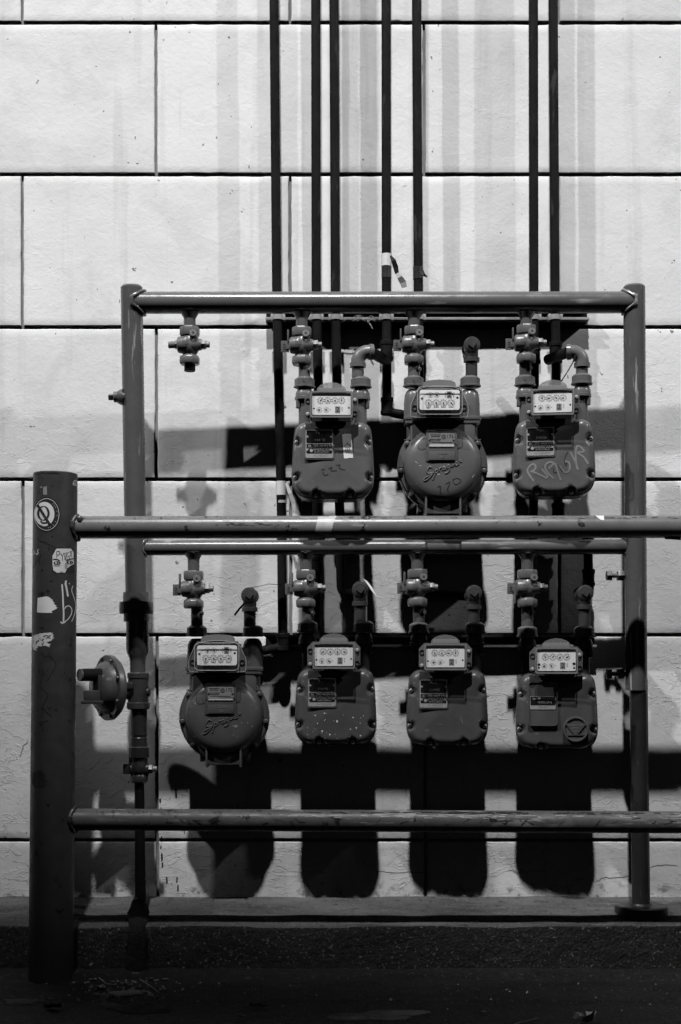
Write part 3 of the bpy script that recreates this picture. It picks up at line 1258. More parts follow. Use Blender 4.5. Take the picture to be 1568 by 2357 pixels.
def plate_ac(cov, number, seed):
    """black nameplates with bright trims on the raised pad of a cover"""
    u0, w0 = -31, -55
    yb = -56.2

    def pad():
        m = MB()
        m.prism([(a * U, b * U) for a, b in rrect(67, 70, 5, 4, u0, w0)], -57.3 * U, -50 * U)
        return m.mesh('plate_pad', M['meter'], 30)
    link('plate_pad', cached('ac_pad', pad), cov)
    m = MB()
    m.prism([(a * U, b * U) for a, b in rrect(62, 64, 3, 3, u0, w0)], -58.3 * U, -57 * U)
    npl = m.build('nameplate', M['alu'], cov)
    m = MB()
    m.prism([(a * U, b * U) for a, b in rrect(58, 28, 2.5, 3, u0, w0 + 16)], -59.0 * U, -58 * U)
    m.prism([(a * U, b * U) for a, b in rrect(58, 20.5, 2.0, 3, u0, w0 - 11)], -59.0 * U, -58 * U)
    m.build('black_field', M['tagplate'], cov)
    m = MB()
    y = -59.3 * U
    text_mb(m, 'AC 250', (u0 - 14) * U, y, (w0 - 5.2) * U, 7.6 * U)
    text_mb(m, 'MAOP 5 PSI', (u0 + 14) * U, y, (w0 - 5.2) * U, 6.2 * U, sx=0.85)
    text_mb(m, 'AMERICAN', (u0 + 5) * U, y, (w0 - 13.6) * U, 8.0 * U)
    text_mb(m, 'METER COMPANY', (u0 + 5) * U, y, (w0 - 19) * U, 4.0 * U)
    disc_mb(m, (u0 - 18) * U, y, (w0 - 15.5) * U, 3.6 * U)
    quad_mb(m, u0 * U, y, (w0 - 10) * U, 54 * U, 0.5 * U)
    for sx in (-1, 1):
        disc_mb(m, (u0 + sx * 27) * U, y, (w0 + 16) * U, 2.4 * U)
        disc_mb(m, (u0 + sx * 27) * U, y, (w0 - 13) * U, 2.4 * U)
    m.build('lettering', M['alu'], cov)
    m = MB()
    text_mb(m, 'P G E', u0 * U, y, (w0 + 25) * U, 7.0 * U)
    text_mb(m, number, (u0 + 2) * U, y, (w0 + 8) * U, 7.4 * U, sx=1.1)
    m.build('stamped_number', M['print_grey'], cov)
    m = MB()
    text_mb(m, 'No. 0455' + number[-4:], (u0 + 4) * U, -58.5 * U, (w0 - 27) * U, 6.0 * U)
    m.build('serial_number', M['print_grey'], cov)


def ac_meter(X, Y, D, yaw, label, number, seed, variant='ac', mt='meter'):
    t = thing('gas_meter', label, 'gas meter', P(X, Y, D), R(yaw), 'gas meters on the frame')
    cov_me = cached(('ac_cover', variant, mt), lambda: ac_cover(AC_SCREWS if variant == 'ac' else AC7_SCREWS).mesh('front_cover', M[mt], 40))

    def body():
        m = MB()
        inner = [(x * 0.955, -92 + (z + 92) * 0.96) for x, z in OUT_AC]
        m.prism([(a * U, b * U) for a, b in inner], -33 * U, 55 * U)
        m.box((0, 6 * U, 14 * U), (100 * U, 70 * U, 66 * U), 6 * U)
        return m.mesh('body', M[mt], 35)
    link('body', cached(('ac_body', mt), body), t)
    cov = link('front_cover', cov_me, t)
    cov.location.y = -0.0085
    for i, (x, z) in enumerate(AC_SCREWS if variant == 'ac' else AC7_SCREWS):
        link('cover_screw', cached(('acs', x, z), lambda: screw_mb(x, z, 37).mesh('cover_screw', M['alu'])), cov)
        link('screw_slot', cached(('acsl', x, z), lambda: slot_mb(x, z, 37).mesh('screw_slot', M['print'])), cov)

    def neck(x):
        m = MB()
        m.cyl((x * U, 0, -26 * U), (x * U, 0, 60 * U), 13.5 * U, 24)
        sg = 1 if x > 0 else -1
        m.lathe((x * U, 0, 54 * U), (0, 0, 1), [(0, 19 * U), (2 * U, 22 * U), (8 * U, 22 * U), (9 * U, 20.5 * U), (17 * U, 20.5 * U), (24 * U, 17 * U), (28 * U, 14 * U)], 28)
        m.box(((x + sg * 15) * U, -6 * U, 46 * U), (9 * U, 14 * U, 20 * U), 2 * U)
        return m.mesh('neck', M[mt], 35)
    for x in (-65, 65):
        link('neck', cached(('acneck', x, mt), lambda: neck(x)), t)
    swivels(t, (-65, 65), 83)
    ac_register(t, variant, seed)
    if variant == 'ac':
        plate_ac(cov, number, seed)
    else:
        u0, w0 = -33, -70
        m = MB()
        m.prism([(a * U, b * U) for a, b in rrect(66, 100, 7, 4, u0, w0)], -57.6 * U, -48 * U)
        m.build('plate_pad', M[mt], cov)
        m = MB()
        o_, i_ = rrect(67, 101, 7, 4, u0, w0), rrect(62, 96, 5, 4, u0, w0)
        n = len(o_)
        vs_ = [(a * U, -60.5 * U, b * U) for a, b in o_] + [(a * U, -60.5 * U, b * U) for a, b in i_] + [(a * U, -57 * U, b * U) for a, b in o_] + [(a * U, -57 * U, b * U) for a, b in i_]
        fs = []
        for i in range(n):
            j = (i + 1) % n
            fs += [(i, j, n + j, n + i), (i, 2 * n + i, 2 * n + j, j), (n + i, n + j, 3 * n + j, 3 * n + i)]
        m.add(vs_, fs)
        m.build('plate_rim', M[mt], cov)
        m = MB()
        m.prism([(a * U, b * U) for a, b in rrect(58, 30, 3, 3, u0, w0 + 2)], -58.8 * U, -57.4 * U)
        m.build('nameplate', M['alu'], cov)
        m = MB()
        m.prism([(a * U, b * U) for a, b in rrect(56, 19, 2, 3, u0, w0 + 6.5)], -59.4 * U, -58.6 * U)
        m.build('black_field', M['tagplate'], cov)
        m = MB()
        text_mb(m, 'AL-175', (u0 - 14) * U, -59.7 * U, (w0 + 11.5) * U, 6 * U)
        text_mb(m, 'AMERICAN', (u0 + 4) * U, -59.7 * U, (w0 + 3) * U, 6.5 * U)
        m.build('lettering', M['print_pale'], cov)
        m = MB()
        text_mb(m, '04721577', u0 * U, -59.2 * U, (w0 - 8) * U, 5.5 * U)
        m.build('serial_number', M['print_grey'], cov)
        # round cast badge with a triangle
        bx, bz = 41, -128
        m = MB()
        m.lathe((bx * U, -46 * U, bz * U), (0, -1, 0), [(0, 29 * U), (20 * U, 29 * U), (22 * U, 27.5 * U), (22 * U, 25 * U), (19 * U, 24 * U)], 40)
        m.build('round_badge', M[mt], cov)
        m = MB()
        m.prism([(a * U, b * U) for a, b in [(bx - 22, bz + 14), (bx + 22, bz + 14), (bx + 22, bz + 11), (bx + 3, bz - 12), (bx - 3, bz - 12), (bx - 22, bz + 11)]], -68 * U, -64 * U)
        m.box((bx * U, -66 * U, (bz - 13) * U), (44 * U, 3 * U, 1.6 * U))
        m.build('badge_triangle', M[mt], cov)
        m = MB()
        text_mb(m, 'AMERICAN', bx * U, -68.3 * U, (bz + 9) * U, 6.4 * U, 0.6 * U)
        text_mb(m, 'METER', bx * U, -68.3 * U, (bz + 2.5) * U, 5.6 * U, 0.6 * U)
        text_mb(m, 'CO', bx * U, -68.3 * U, (bz - 5) * U, 5.8 * U, 0.6 * U)
        m.build('badge_lettering', M['faded'], cov)
    return t, cov


def round_meter(X, Y, D, yaw, label, seed, mt='meter'):
    t = thing('gas_meter', label, 'gas meter', P(X, Y, D), R(yaw), 'gas meters on the frame')
    rr = random.Random(seed)

    def housing():
        m = MB()
        sh = [(-84, 8), (-84, 52), (-80, 66), (-70, 76), (-58, 79), (58, 79), (70, 76), (80, 66), (84, 52), (84, 8)]
        m.prism([(a * U, b * U) for a, b in sh], -34 * U, 46 * U)
        return m.mesh('top_housing', M[mt], 40)
    # two domed shoulders rather than one slab
    def shoulders():
        m = MB()
        for s in (-1, 1):
            m.lathe((s * 64 * U, 2 * U, 8 * U), (0, 0, 1), [(0, 24 * U), (40 * U, 23.5 * U), (58 * U, 22 * U), (66 * U, 19 * U), (71 * U, 14 * U), (72 * U, 8 * U)], 28)
        m.box((0, 6 * U, 34 * U), (128 * U, 52 * U, 52 * U), 8 * U)
        m.box((0, 2 * U, 10 * U), (178 * U, 62 * U, 9 * U), 2.5 * U)
        m.box((0, 2 * U, 1 * U), (172 * U, 58 * U, 8 * U), 2 * U)
        return m.mesh('top_housing', M[mt], 40)
    link('top_housing', cached(('rm_top', mt), shoulders), t)

    def drum():
        m = MB()
        m.lathe((0, 52 * U, -101 * U), (0, -1, 0), [(0, 94 * U), (4 * U, 98 * U), (60 * U, 98 * U)], 64)
        for s in (-1, 1):
            m.lathe((s * 62 * U, 0, -60 * U), (0, 0, 1), [(0, 20 * U), (62 * U, 20 * U)], 24)
        m.box((0, 10 * U, -30 * U), (150 * U, 70 * U, 70 * U), 8 * U)
        return m.mesh('drum', M[mt], 35)
    link('drum', cached(('rm_drum', mt), drum), t)

    def rim():
        m = MB()
        m.lathe((0, -6 * U, -101 * U), (0, -1, 0), [(0, 102 * U), (1.5 * U, 104 * U), (9 * U, 104 * U), (10 * U, 103 * U), (10 * U, 100 * U), (13 * U, 99 * U), (14 * U, 84 * U)], 72, close=False)
        return m.mesh('rim_flange', M[mt], 40)
    rimo = link('rim_flange', cached(('rm_rim', mt), rim), t)

    def dome():
        prof = [(0, 92), (6, 90.5), (14, 89), (22, 86), (29, 81), (34, 74), (37, 64), (39, 50), (40, 30), (40.5, 12), (40.6, 0.5)]
        m = MB()
        m.lathe((0, -16 * U, -98 * U), (0, -1, 0), [(h * U, r * U) for h, r in prof], 72)
        return m.mesh('front_dome', M[mt], 45)
    dm_ = link('front_dome', cached(('rm_dome', mt), dome), t)
    for a in (33, -6, -42, -72, 108, 147, 186, 222, 252):
        x, z = 96.5 * math.cos(R(a)), -101 + 96.5 * math.sin(R(a))
        if a == 108:
            continue
        m = MB()
        m.lathe((x * U, -18 * U, z * U), (0, -1, 0), [(0, 8 * U), (3 * U, 8 * U), (3.4 * U, 5.5 * U), (7 * U, 5.2 * U), (8 * U, 3.5 * U)], 12)
        m.box((x * U, -20 * U, (z + 9) * U), (14 * U, 4 * U, 2 * U), 0.5 * U)
        m.build('rim_bolt', M['nut'], rimo)

    def feet():
        m = MB()
        m.box((0, 6 * U, -198 * U), (84 * U, 76 * U, 26 * U), 3 * U)
        for s in (-1, 1):
            m.box((s * 39 * U, -8 * U, -190 * U), (4.5 * U, 68 * U, 52 * U), 1 * U)
            m.box((s * 52 * U, 10 * U, -196 * U), (10 * U, 40 * U, 18 * U), 2 * U)
        return m.mesh('foot', M[mt], 35)
    link('foot', cached(('rm_foot', mt), feet), t)
    swivels(t, (-65, 65), 84)

    # ---- register under a clear trapezoid cover
    cu, cw = -11, 40
    def back():
        m = MB()
        m.box((cu * U, -52 * U, (cw - 2) * U), (104 * U, 40 * U, 58 * U), 4 * U)
        m.prism([(a * U, b * U) for a, b in [(cu - 46, cw + 32), (cu - 62, cw - 8), (cu - 64, cw - 34), (cu - 58, cw - 38), (cu + 58, cw - 38), (cu + 64, cw - 34), (cu + 62, cw - 8), (cu + 46, cw + 32)]], -72 * U, -66 * U)
        m.box((cu * U, -30 * U, (cw - 34) * U), (120 * U, 60 * U, 10 * U), 3 * U)
        return m.mesh('register_box', M['valve'], 35)
    rb = link('register_box', cached('rm_back', back), t)

    def clear():
        m = MB()
        m.prism([(a * U, b * U) for a, b in rrect(100, 62, 10, 4, cu, cw - 3)], -92 * U, -72.5 * U)
        return m.mesh('clear_case', M['glass'], 35)
    link('clear_case', cached('rm_glass', clear), rb)

    def edge():
        m = MB()
        sh = [(cu - 47, cw + 33), (cu - 60, cw), (cu - 65, cw - 8), (cu - 65, cw - 34), (cu - 60, cw - 38.5)]
        sh = chaikin(sh + [(2 * cu - x, z) for x, z in reversed(sh)], 2)
        m.tube([(a * U, -74 * U, b * U) for a, b in sh] + [(sh[0][0] * U, -74 * U, sh[0][1] * U)], 0.75 * U, 6)
        sh = rrect(100, 62, 10, 4, cu, cw - 3)
        m.tube([(a * U, -92 * U, b * U) for a, b in sh] + [(sh[0][0] * U, -92 * U, sh[0][1] * U)], 0.85 * U, 6)
        return m.mesh('case_rim', M['smoke2'], 35)
    link('case_rim', cached('rm_edge', edge), rb)

    def hood():
        m = MB()
        sh = [(cu - 39, cw + 26), (cu - 36, cw + 41), (cu - 26, cw + 46), (cu, cw + 48), (cu + 26, cw + 46), (cu + 36, cw + 41), (cu + 39, cw + 26)]
        m.prism([(a * U, b * U) for a, b in sh], -73 * U, -44 * U)
        return m.mesh('lens_hood', M['smoke'], 40)
    link('lens_hood', cached('rm_hood', hood), rb)
    link('dial_plate', cached('rm_plate', lambda: MB().prism([(a * U, b * U) for a, b in rrect(90, 45, 5, 4, cu, cw)], -84 * U, -80 * U).mesh('dial_plate', M['plate_white'], 30)), rb)
    y = -84.4 * U
    for i, x in enumerate((-25, -8, 8.5, 25.5)):
        dial(rb, (cu + x) * U, y, (cw - 7) * U, 7.0 * U, rr.choice((-1.2, -1.9, -0.7, 0.1, 1.57)))
    for x in (-21, -7):
        dial(rb, (cu + x) * U, y, (cw + 11) * U, 6.2 * U, rr.choice((-1.2, -1.9, -0.7)), False)

    def tq():
        m = MB()
        quad_mb(m, (cu + 21.5) * U, y, (cw + 11.5) * U, 11 * U, 15 * U)
        return m.mesh('number_tag', M['print_grey'], 30)
    link('number_tag', cached('rm_tag', tq), rb)

    def two():
        m = MB()
        text_mb(m, '2', (cu + 21.5) * U, y - 0.0003, (cw + 11.5) * U, 15.5 * U)
        text_mb(m, 'C', (cu + 13) * U, y, (cw + 14) * U, 6.5 * U)
        text_mb(m, 'F', (cu + 13) * U, y, (cw + 7) * U, 6.5 * U)
        text_mb(m, 'IC', (cu + 31) * U, y, (cw + 14) * U, 6.5 * U)
        text_mb(m, 'T', (cu + 31) * U, y, (cw + 7) * U, 6.5 * U)
        for sx in (-1, 1):
            disc_mb(m, (cu + sx * 40) * U, y, (cw + 4 + sx) * U, 2.6 * U)
        for i, x in enumerate((-25, -8, 8.5, 25.5)):
            quad_mb(m, (cu + x) * U, y, (cw - 16.5) * U, 11 * U, 0.8 * U)
        quad_mb(m, (cu - 26) * U, y, (cw - 19) * U, 7 * U, 0.7 * U)
        return m.mesh('lettering', M['print'], 30)
    link('lettering', cached('rm_two', two), rb)
    for s in (-1, 1):
        m = MB()
        m.lathe(((cu + s * 56) * U, -71 * U, (cw - 16) * U), (0, -1, 0), [(0, 6.5 * U), (3 * U, 6.5 * U), (3 * U, 4.6 * U), (0.5 * U, 4.2 * U)], 14)
        m.build('socket', M['print'], rb)
    # ---- pad and plates on the dome
    pu = -5

    def pad():
        m = MB()
        m.box((pu * U, -42 * U, -58 * U), (72 * U, 34 * U, 74 * U), 4 * U)
        m.box((pu * U, -59.5 * U, -82 * U), (59 * U, 2.4 * U, 20 * U), 0.9 * U)
        return m.mesh('plate_pad', M[mt], 35)
    link('plate_pad', cached(('rm_pad', mt), pad), dm_)
    m = MB()
    m.prism([(a * U, b * U) for a, b in rrect(59, 31, 2.5, 3, pu, -47)], -60.6 * U, -59 * U)
    m.build('nameplate', M['faded'] if mt == 'meter' else M['print_grey'], dm_)
    m = MB()
    quad_mb(m, pu * U, -60.9 * U, -58 * U, 55 * U, 7 * U)
    m.build('serial_strip', M['print_pale'], dm_)
    m = MB()
    text_mb(m, '@175', (pu + 13) * U, -61.0 * U, -39 * U, 11.5 * U)
    for i, (w, z) in enumerate(((24, -35), (20, -38.5), (26, -45), (22, -48.5), (46, -52.5))):
        quad_mb(m, (pu - 14 if i < 4 else pu) * U, -61.0 * U, z * U, w * U, 1.1 * U)
    for sx in (-1, 1):
        disc_mb(m, (pu + sx * 27) * U, -61.0 * U, -48 * U, 2.4 * U)
    m.build('lettering', M['print'], dm_)
    m = MB()
    text_mb(m, '215823', (pu + 3) * U, -60.9 * U, -77 * U, 7 * U, 0.5 * U)
    text_mb(m, 'RC', (pu + 3) * U, -60.9 * U, -86 * U, 7 * U, 0.5 * U)
    m.build('cast_number', M['faded'], dm_)
    return t, dm_


METERS = {}
METERS[1] = ac_meter(766, 977, DT, 1, 'upper box meter with black nameplate and a small paper sticker beside it', '910731', 1)
METERS[2] = round_meter(1017.5, 976, DT, 0, 'upper round meter with raised script lettering and a marker number', 2)
METERS[3] = ac_meter(1274, 971, DT, -7, 'upper box meter with pale graffiti across its front cover', '910730', 3)
METERS[4] = round_meter(518, 1549, DL, 0, 'lower round meter with raised script lettering beside the left post', 4, 'meter_low')
METERS[5] = ac_meter(773, 1538, DL, 0, 'lower box meter with its front cover speckled with white paint spots', '510748', 5, 'ac', 'meter_low')
METERS[6] = ac_meter(1029, 1541, DL, -4, 'lower box meter with black nameplate and a clean unmarked cover', '510752', 6, 'ac', 'meter_low')
METERS[7] = ac_meter(1279, 1549, DL, -5, 'lower box meter with a round cast badge holding a triangle', '0', 7, 'ac7', 'meter_low')


# raised script on the two round meters (drawn in the dome's own units)
def script(dome, mt):
    K = 1 / 6.811
    # points in crop units relative to the dome centre (770,1430)
    strokes = [
        [(590, 1510), (560, 1480), (520, 1520), (505, 1570), (530, 1600), (590, 1580), (600, 1600), (560, 1650), (500, 1700), (460, 1705), (465, 1670), (520, 1640), (590, 1600), (620, 1570)],
        [(625, 1540), (640, 1575), (615, 1660), (600, 1690)], [(635, 1560), (660, 1525), (680, 1535), (675, 1575), (640, 1590)],
        [(690, 1510), (705, 1560)], [(698, 1530), (720, 1500), (740, 1505)],
        [(785, 1490), (755, 1495), (745, 1535), (770, 1545), (790, 1500), (795, 1535)],
        [(855, 1460), (825, 1468), (815, 1510), (840, 1515), (862, 1465), (860, 1540), (830, 1580), (790, 1590)],
        [(880, 1450), (882, 1490), (905, 1485), (918, 1440), (925, 1475)],
        [(945, 1455), (980, 1435), (975, 1405), (945, 1420), (945, 1465), (975, 1470), (1000, 1445)],
        circle(1030, 1398, 12, 14, 10) + [(1042, 1398)],
    ]
    m = MB()
    for s in strokes:
        q = chaikin(s, 2, closed=False)
        pts = []
        for (x, yv) in q:
            lx, lz = (x - 770) * K, -(yv - 1430) * K
            r = math.hypot(lx, lz)
            prof = [(0, 92), (6, 90.5), (14, 89), (22, 86), (29, 81), (34, 74), (37, 64), (39, 50), (40, 30), (40.5, 12), (40.6, 0)]
            h = 40.6
            for (h0, r0), (h1, r1) in zip(prof[:-1], prof[1:]):
                if r1 <= r <= r0:
                    h = h0 + (h1 - h0) * (r0 - r) / (r0 - r1)
                    break
            pts.append(((lx) * U, -(16 + h + 0.2) * U, (-98 + lz) * U))
        m.tube(pts, 1.75 * U, 8)
    m.build('script_lettering', M[mt], dome)


script(METERS[2][1], 'meter')
script(METERS[4][1], 'meter_low')

# inlet nipples between each stop cock and its meter
for (X, Yt, Yb, D, mtr) in ((697, 838, 884, DT, 1), (952, 836, 884, DT, 2), (1209, 832, 880, DT, 3), (448, 1397, 1455, DL, 4), (706, 1396, 1446, DL, 5), (962, 1394, 1450, DL, 6), (1216, 1394, 1456, DL, 7)):
    t = METERS[mtr][0]
    a = t.matrix_basis.inverted() @ P(X, Yt, D)
    m = MB()
    x = -65 * U
    z1 = a.z
    m.cyl((x, 0, 95 * U), (x, 0, z1), 0.0165, 24)
    m.build('inlet_nipple', M['valve'] if mtr < 4 else M['nut'], t)
    m = MB()
    m.cyl((x + 0.010, -0.008, z1 - 0.018), (x + 0.017, -0.017, z1 - 0.019), 0.006, 12, 0.001)
    m.build('test_plug', M['nut'], t)


# ================================================================== OUTLET FITTINGS
def outlet_tee(X, Y, D, neck, lab, mt='tee_dark', Yb=None, tag_=False):
    """tee standing over the outlet neck; front end plugged, back end running to the wall riser"""
    t = thing('outlet_tee', lab, 'pipe tee', P(X, Y, D), 0, 'plugged outlet tees over the meters')
    L = (Y - Yb) * U  # negative: down to nut
    m = MB()
    m.lathe((0, -0.020, 0), (0, 1, 0), [(0, 0.021), (0.002, 0.0228), (0.012, 0.0228), (0.014, 0.019), (0.060, 0.019), (0.062, 0.0228), (0.072, 0.0228), (0.074, 0.02)], 28)
    m.lathe((0, 0, -0.012), (0, 0, -1), [(0, 0.0185), (0.020, 0.0185), (0.021, 0.0222), (0.032, 0.0222), (0.033, 0.019)], 28)
    m.build('tee_body', M[mt], t)
    m = MB()
    m.cyl((0, 0, -0.042), (0, 0, L - 0.004), 0.0166, 24)
    m.build('nipple', M[mt], t)
    m = MB()
    m.nut((0, -0.016, 0), (0, -0.031, 0), 0.0125, 4, R(10))
    m.cyl((0, -0.012, 0), (0, -0.022, 0), 0.0185, 24, 0.001)
    m.build('square_plug', M[mt], t)
    m = MB()
    m.cyl((0, 0.05, 0), (0, DP - dd(D, X), 0), 0.0145, 20)
    m.build('back_pipe', M['blackpipe'], t)
    return t


T2 = outlet_tee(1085.5, 797, DT, 65, 'tee with square plug over the upper round meter', 'tee_dark', 872)
T4 = outlet_tee(575, 1371, DL, 65, 'tee with a wire hanging over the lower round meter', 'tee_dark', 1446)
T5 = outlet_tee(829, 1358, DL, 65, 'tee with a white paper tag over the paint-speckled meter', 'tee_dark', 1436)
T6 = outlet_tee(1090, 1366, DL, 65, 'tee with square plug over the clean lower box meter', 'tee_dark', 1438)
T7 = outlet_tee(1345, 1366, DL, 65, 'tee with square plug over the badge meter near the right post', 'tee_dark', 1446)
m = MB()
m.tube([(0.006, -0.012, 0.022), (0.03, 0.0, 0.027), (0.05, 0.03, 0.034), (0.086, 0.06, 0.034)], 0.0009, 6)
m.build('seal_wire', M['blackpipe'], T4)
m = MB()
m.tube([(-0.012, -0.03, -0.022), (-0.026, -0.034, -0.038), (-0.04, -0.036, -0.056)], 0.0030, 6)
m.build('hanging_wire', M['blackpipe'], T4)
m = MB()
m.add([(0.008, -0.030, 0.030), (0.016, -0.033, 0.019), (0.030, -0.034, -0.002), (0.046, -0.033, -0.021), (0.034, -0.0325, 0.004), (0.020, -0.032, 0.022)], [(0, 1, 2, 3, 4, 5)])
m.build('paper_tag', M['paper'], T5)


def elbow_pts(c, r, a0, a1, ax, bx, n=10):
    return [Vector(c) + Vector(ax) * (r * math.cos(R(a0 + (a1 - a0) * i / n))) + Vector(bx) * (r * math.sin(R(a0 + (a1 - a0) * i / n))) for i in range(n + 1)]


def outlet_elbow(X, Y, D, side, reach, lab, Yb, drop=0):
    """elbow that turns the outlet sideways to a riser tee. (X,Y) = axis crossing"""
    t = thing('outlet_elbow', lab, 'pipe elbow', P(X, Y, D), 0, 'side elbows over the meters')
    s = side
    L = (Y - Yb) * U
    m = MB()
    pts = elbow_pts((s * 0.028, 0, -0.028), 0.028, 180 if s > 0 else 0, 90, (1, 0, 0), (0, 0, 1))
    m.tube([(0, 0, -0.040)] + pts + [(s * 0.040, 0, 0)], 0.0190, 24)
    m.lathe((0, 0, -0.030), (0, 0, -1), [(0, 0.019), (0.001, 0.0222), (0.013, 0.0222), (0.014, 0.019)], 28)
    m.lathe((s * 0.030, 0, 0), (s, 0.2, 0), [(0, 0.019), (0.001, 0.0218), (0.012, 0.0218), (0.013, 0.017)], 28)
    m.build('elbow', M['valve'], t)
    m = MB()
    m.cyl((0, 0, -0.043), (0, 0, L - 0.004), 0.0166, 24)
    m.build('nipple', M['valve'], t)
    m = MB()
    m.cyl((s * 0.036, 0, 0), (s * reach, DP - dd(D, X) - 0.01, -drop), 0.0150, 20)
    m.build('side_pipe', M['blackpipe'], t)
    return t


outlet_elbow(824, 810, DT, 1, 0.082, 'grey elbow over the sticker meter, turning right to a riser', 866)
E3 = outlet_elbow(1340, 810, DT, -1, 0.080, 'grey elbow over the graffiti meter, turning left to a riser', 862)
m = MB()
m.tube([(-0.020, -0.012, -0.020), (-0.030, -0.014, -0.036), (-0.045, -0.008, -0.062), (-0.058, 0.0, -0.082)], 0.0016, 6)
m.build('seal_wire', M['blackpipe'], E3)
m = MB()
m.tube([(-0.020, -0.014, -0.012), (-0.026, -0.016, -0.030)], 0.0034, 6)
m.build('wire_clip', M['blackpipe'], E3)

# ================================================================== RISERS ON THE WALL
RP = 0.01335


def riser(pts, lab, extras=()):
    base = P(pts[-1][0], pts[-1][1], DP)
    t = thing('riser_pipe', lab, 'pipe', base, 0, 'black riser pipes up the wall')
    q = []
    for p in pts:
        d = p[2] if len(p) > 2 else DP
        q.append(P(p[0], p[1], d) - base)
    # round the corners
    path = [q[0]]
    for i in range(1, len(q) - 1):
        a, b, c = q[i - 1], q[i], q[i + 1]
        if (b - a).normalized().dot((c - b).normalized()) < 0.9:
            u1, u2 = (a - b).normalized(), (c - b).normalized()
            for k in range(7):
                s = k / 6
                rr_ = 0.022
                p0, p2 = b + u1 * rr_, b + u2 * rr_
                path.append(p0 * (1 - s) ** 2 + b * 2 * s * (1 - s) + p2 * s ** 2)
        else:
            path.append(b)
    path.append(q[-1])
    MB().tube(path, RP, 18).build('pipe', M['blackpipe'], t)
    for (X, Y, L, r) in extras:
        c = P(X, Y, DP) - base
        MB().lathe(c - Vector((0, 0, L / 2)), (0, 0, 1), [(0, r * 0.9), (0.002, r), (0.012, r), (0.013, r * 0.9), (L - 0.013, r * 0.9), (L - 0.012, r), (L - 0.002, r), (L, r * 0.9)], 22).build('coupling', M['blackpipe'], t)
    return t, base


R1, b1 = riser([(627, -900), (631, 0), (637, 660), (648, 1180), (651, 1490), (588, 1500)], 'leftmost black riser pipe, running down to the lower round meter', [(651, 1478, 0.05, 0.019)])
R2, b2 = riser([(725, -900), (727, 0), (728, 660), (733, 900), (727, 1470)], 'second black riser pipe from the left', [(729, 1300, 0.05, 0.018)])
R3, b3 = riser([(765, -900), (769, 0), (772, 660), (776, 900), (786, 1366), (829, 1366)], 'third black riser pipe from the left, close beside the second', [(778, 1010, 0.05, 0.018)])
R4, b4 = riser([(889, -900), (889, 0), (889.5, 660), (891, 948), (945, 958)], 'black riser pipe wrapped with a pale tape band and fluttering strip', [(890, 808, 0.058, 0.0195), (891, 935, 0.05, 0.0185)])
R5, b5 = riser([(956, -900), (959, 0), (963, 660), (967, 1000), (972, 1366), (1090, 1373)], 'black riser pipe with black tape, right of the pale taped one', [(965, 815, 0.05, 0.0185)])
R6, b6 = riser([(1227, -900), (1228, 0), (1229, 660), (1231, 1000), (1222, 1480)], 'second riser pipe from the right', [(1230, 818, 0.05, 0.0185)])
R7, b7 = riser([(1272, -900), (1273.5, 0), (1277.5, 660), (1285, 1180), (1288, 1196), (1352, 1204), (1356, 1366)], 'rightmost black riser pipe, feeding the badge meter', [(1279, 812, 0.06, 0.0195), (1285, 1178, 0.05, 0.0195), (1354, 1232, 0.05, 0.0185), (1355, 1330, 0.05, 0.0185)])


def wrap(t, base, X, Y0, Y1, mt, r=RP + 0.0012):
    a, b = P(X, Y0, DP) - base, P(X, Y1, DP) - base
    MB().lathe(b, a - b, [(0, r * 0.9), (0, r), ((a - b).length, r), ((a - b).length, r * 0.9)], 20).build('tape_band', M[mt], t)


wrap(R4, b4, 889.5, 585, 613, 'paper')
wrap(R4, b4, 889.5, 613, 640, 'tape_black', RP + 0.0007)
wrap(R5, b5, 962.5, 615, 643, 'tape_black')
wrap(R1, b1, 647, 1108, 1140, 'paper')
wrap(R1, b1, 649, 1152, 1158, 'tape')


def strip(t, base, pts, w, mt, D=DP - 0.016):
    m = MB()
    row = []
    for i, (X, Y) in enumerate(pts):
        a = pts[max(0, i - 1)]
        b = pts[min(len(pts) - 1, i + 1)]
        dx, dy = b[0] - a[0], b[1] - a[1]
        L = math.hypot(dx, dy)
        ww = w[i] / 2
        d = D - 0.004 * math.sin(i * 1.7)
        row.append((P(X - dy / L * ww, Y + dx / L * ww, d) - base, P(X + dy / L * ww, Y - dx / L * ww, d - 0.004) - base))
    for (a, b) in zip(row[:-1], row[1:]):
        m.add([a[0], a[1], b[1], b[0]], [(0, 1, 2, 3)])
    m.build('tape_tail', M[mt], t)


strip(R4, b4, [(899, 588), (906, 600), (911, 615), (914, 630)], [4, 11, 12, 9], 'tape_black')
strip(R4, b4, [(914, 629), (920, 638), (928, 650), (931, 662)], [7, 12, 15, 12], 'tape')
strip(R5, b5, [(970, 622), (975, 632), (984, 638)], [10, 8, 2], 'tape_black')
strip(R1, b1, [(659, 1112), (668, 1135), (676, 1160), (680, 1182)], [6, 9, 10, 8], 'paper_worn')

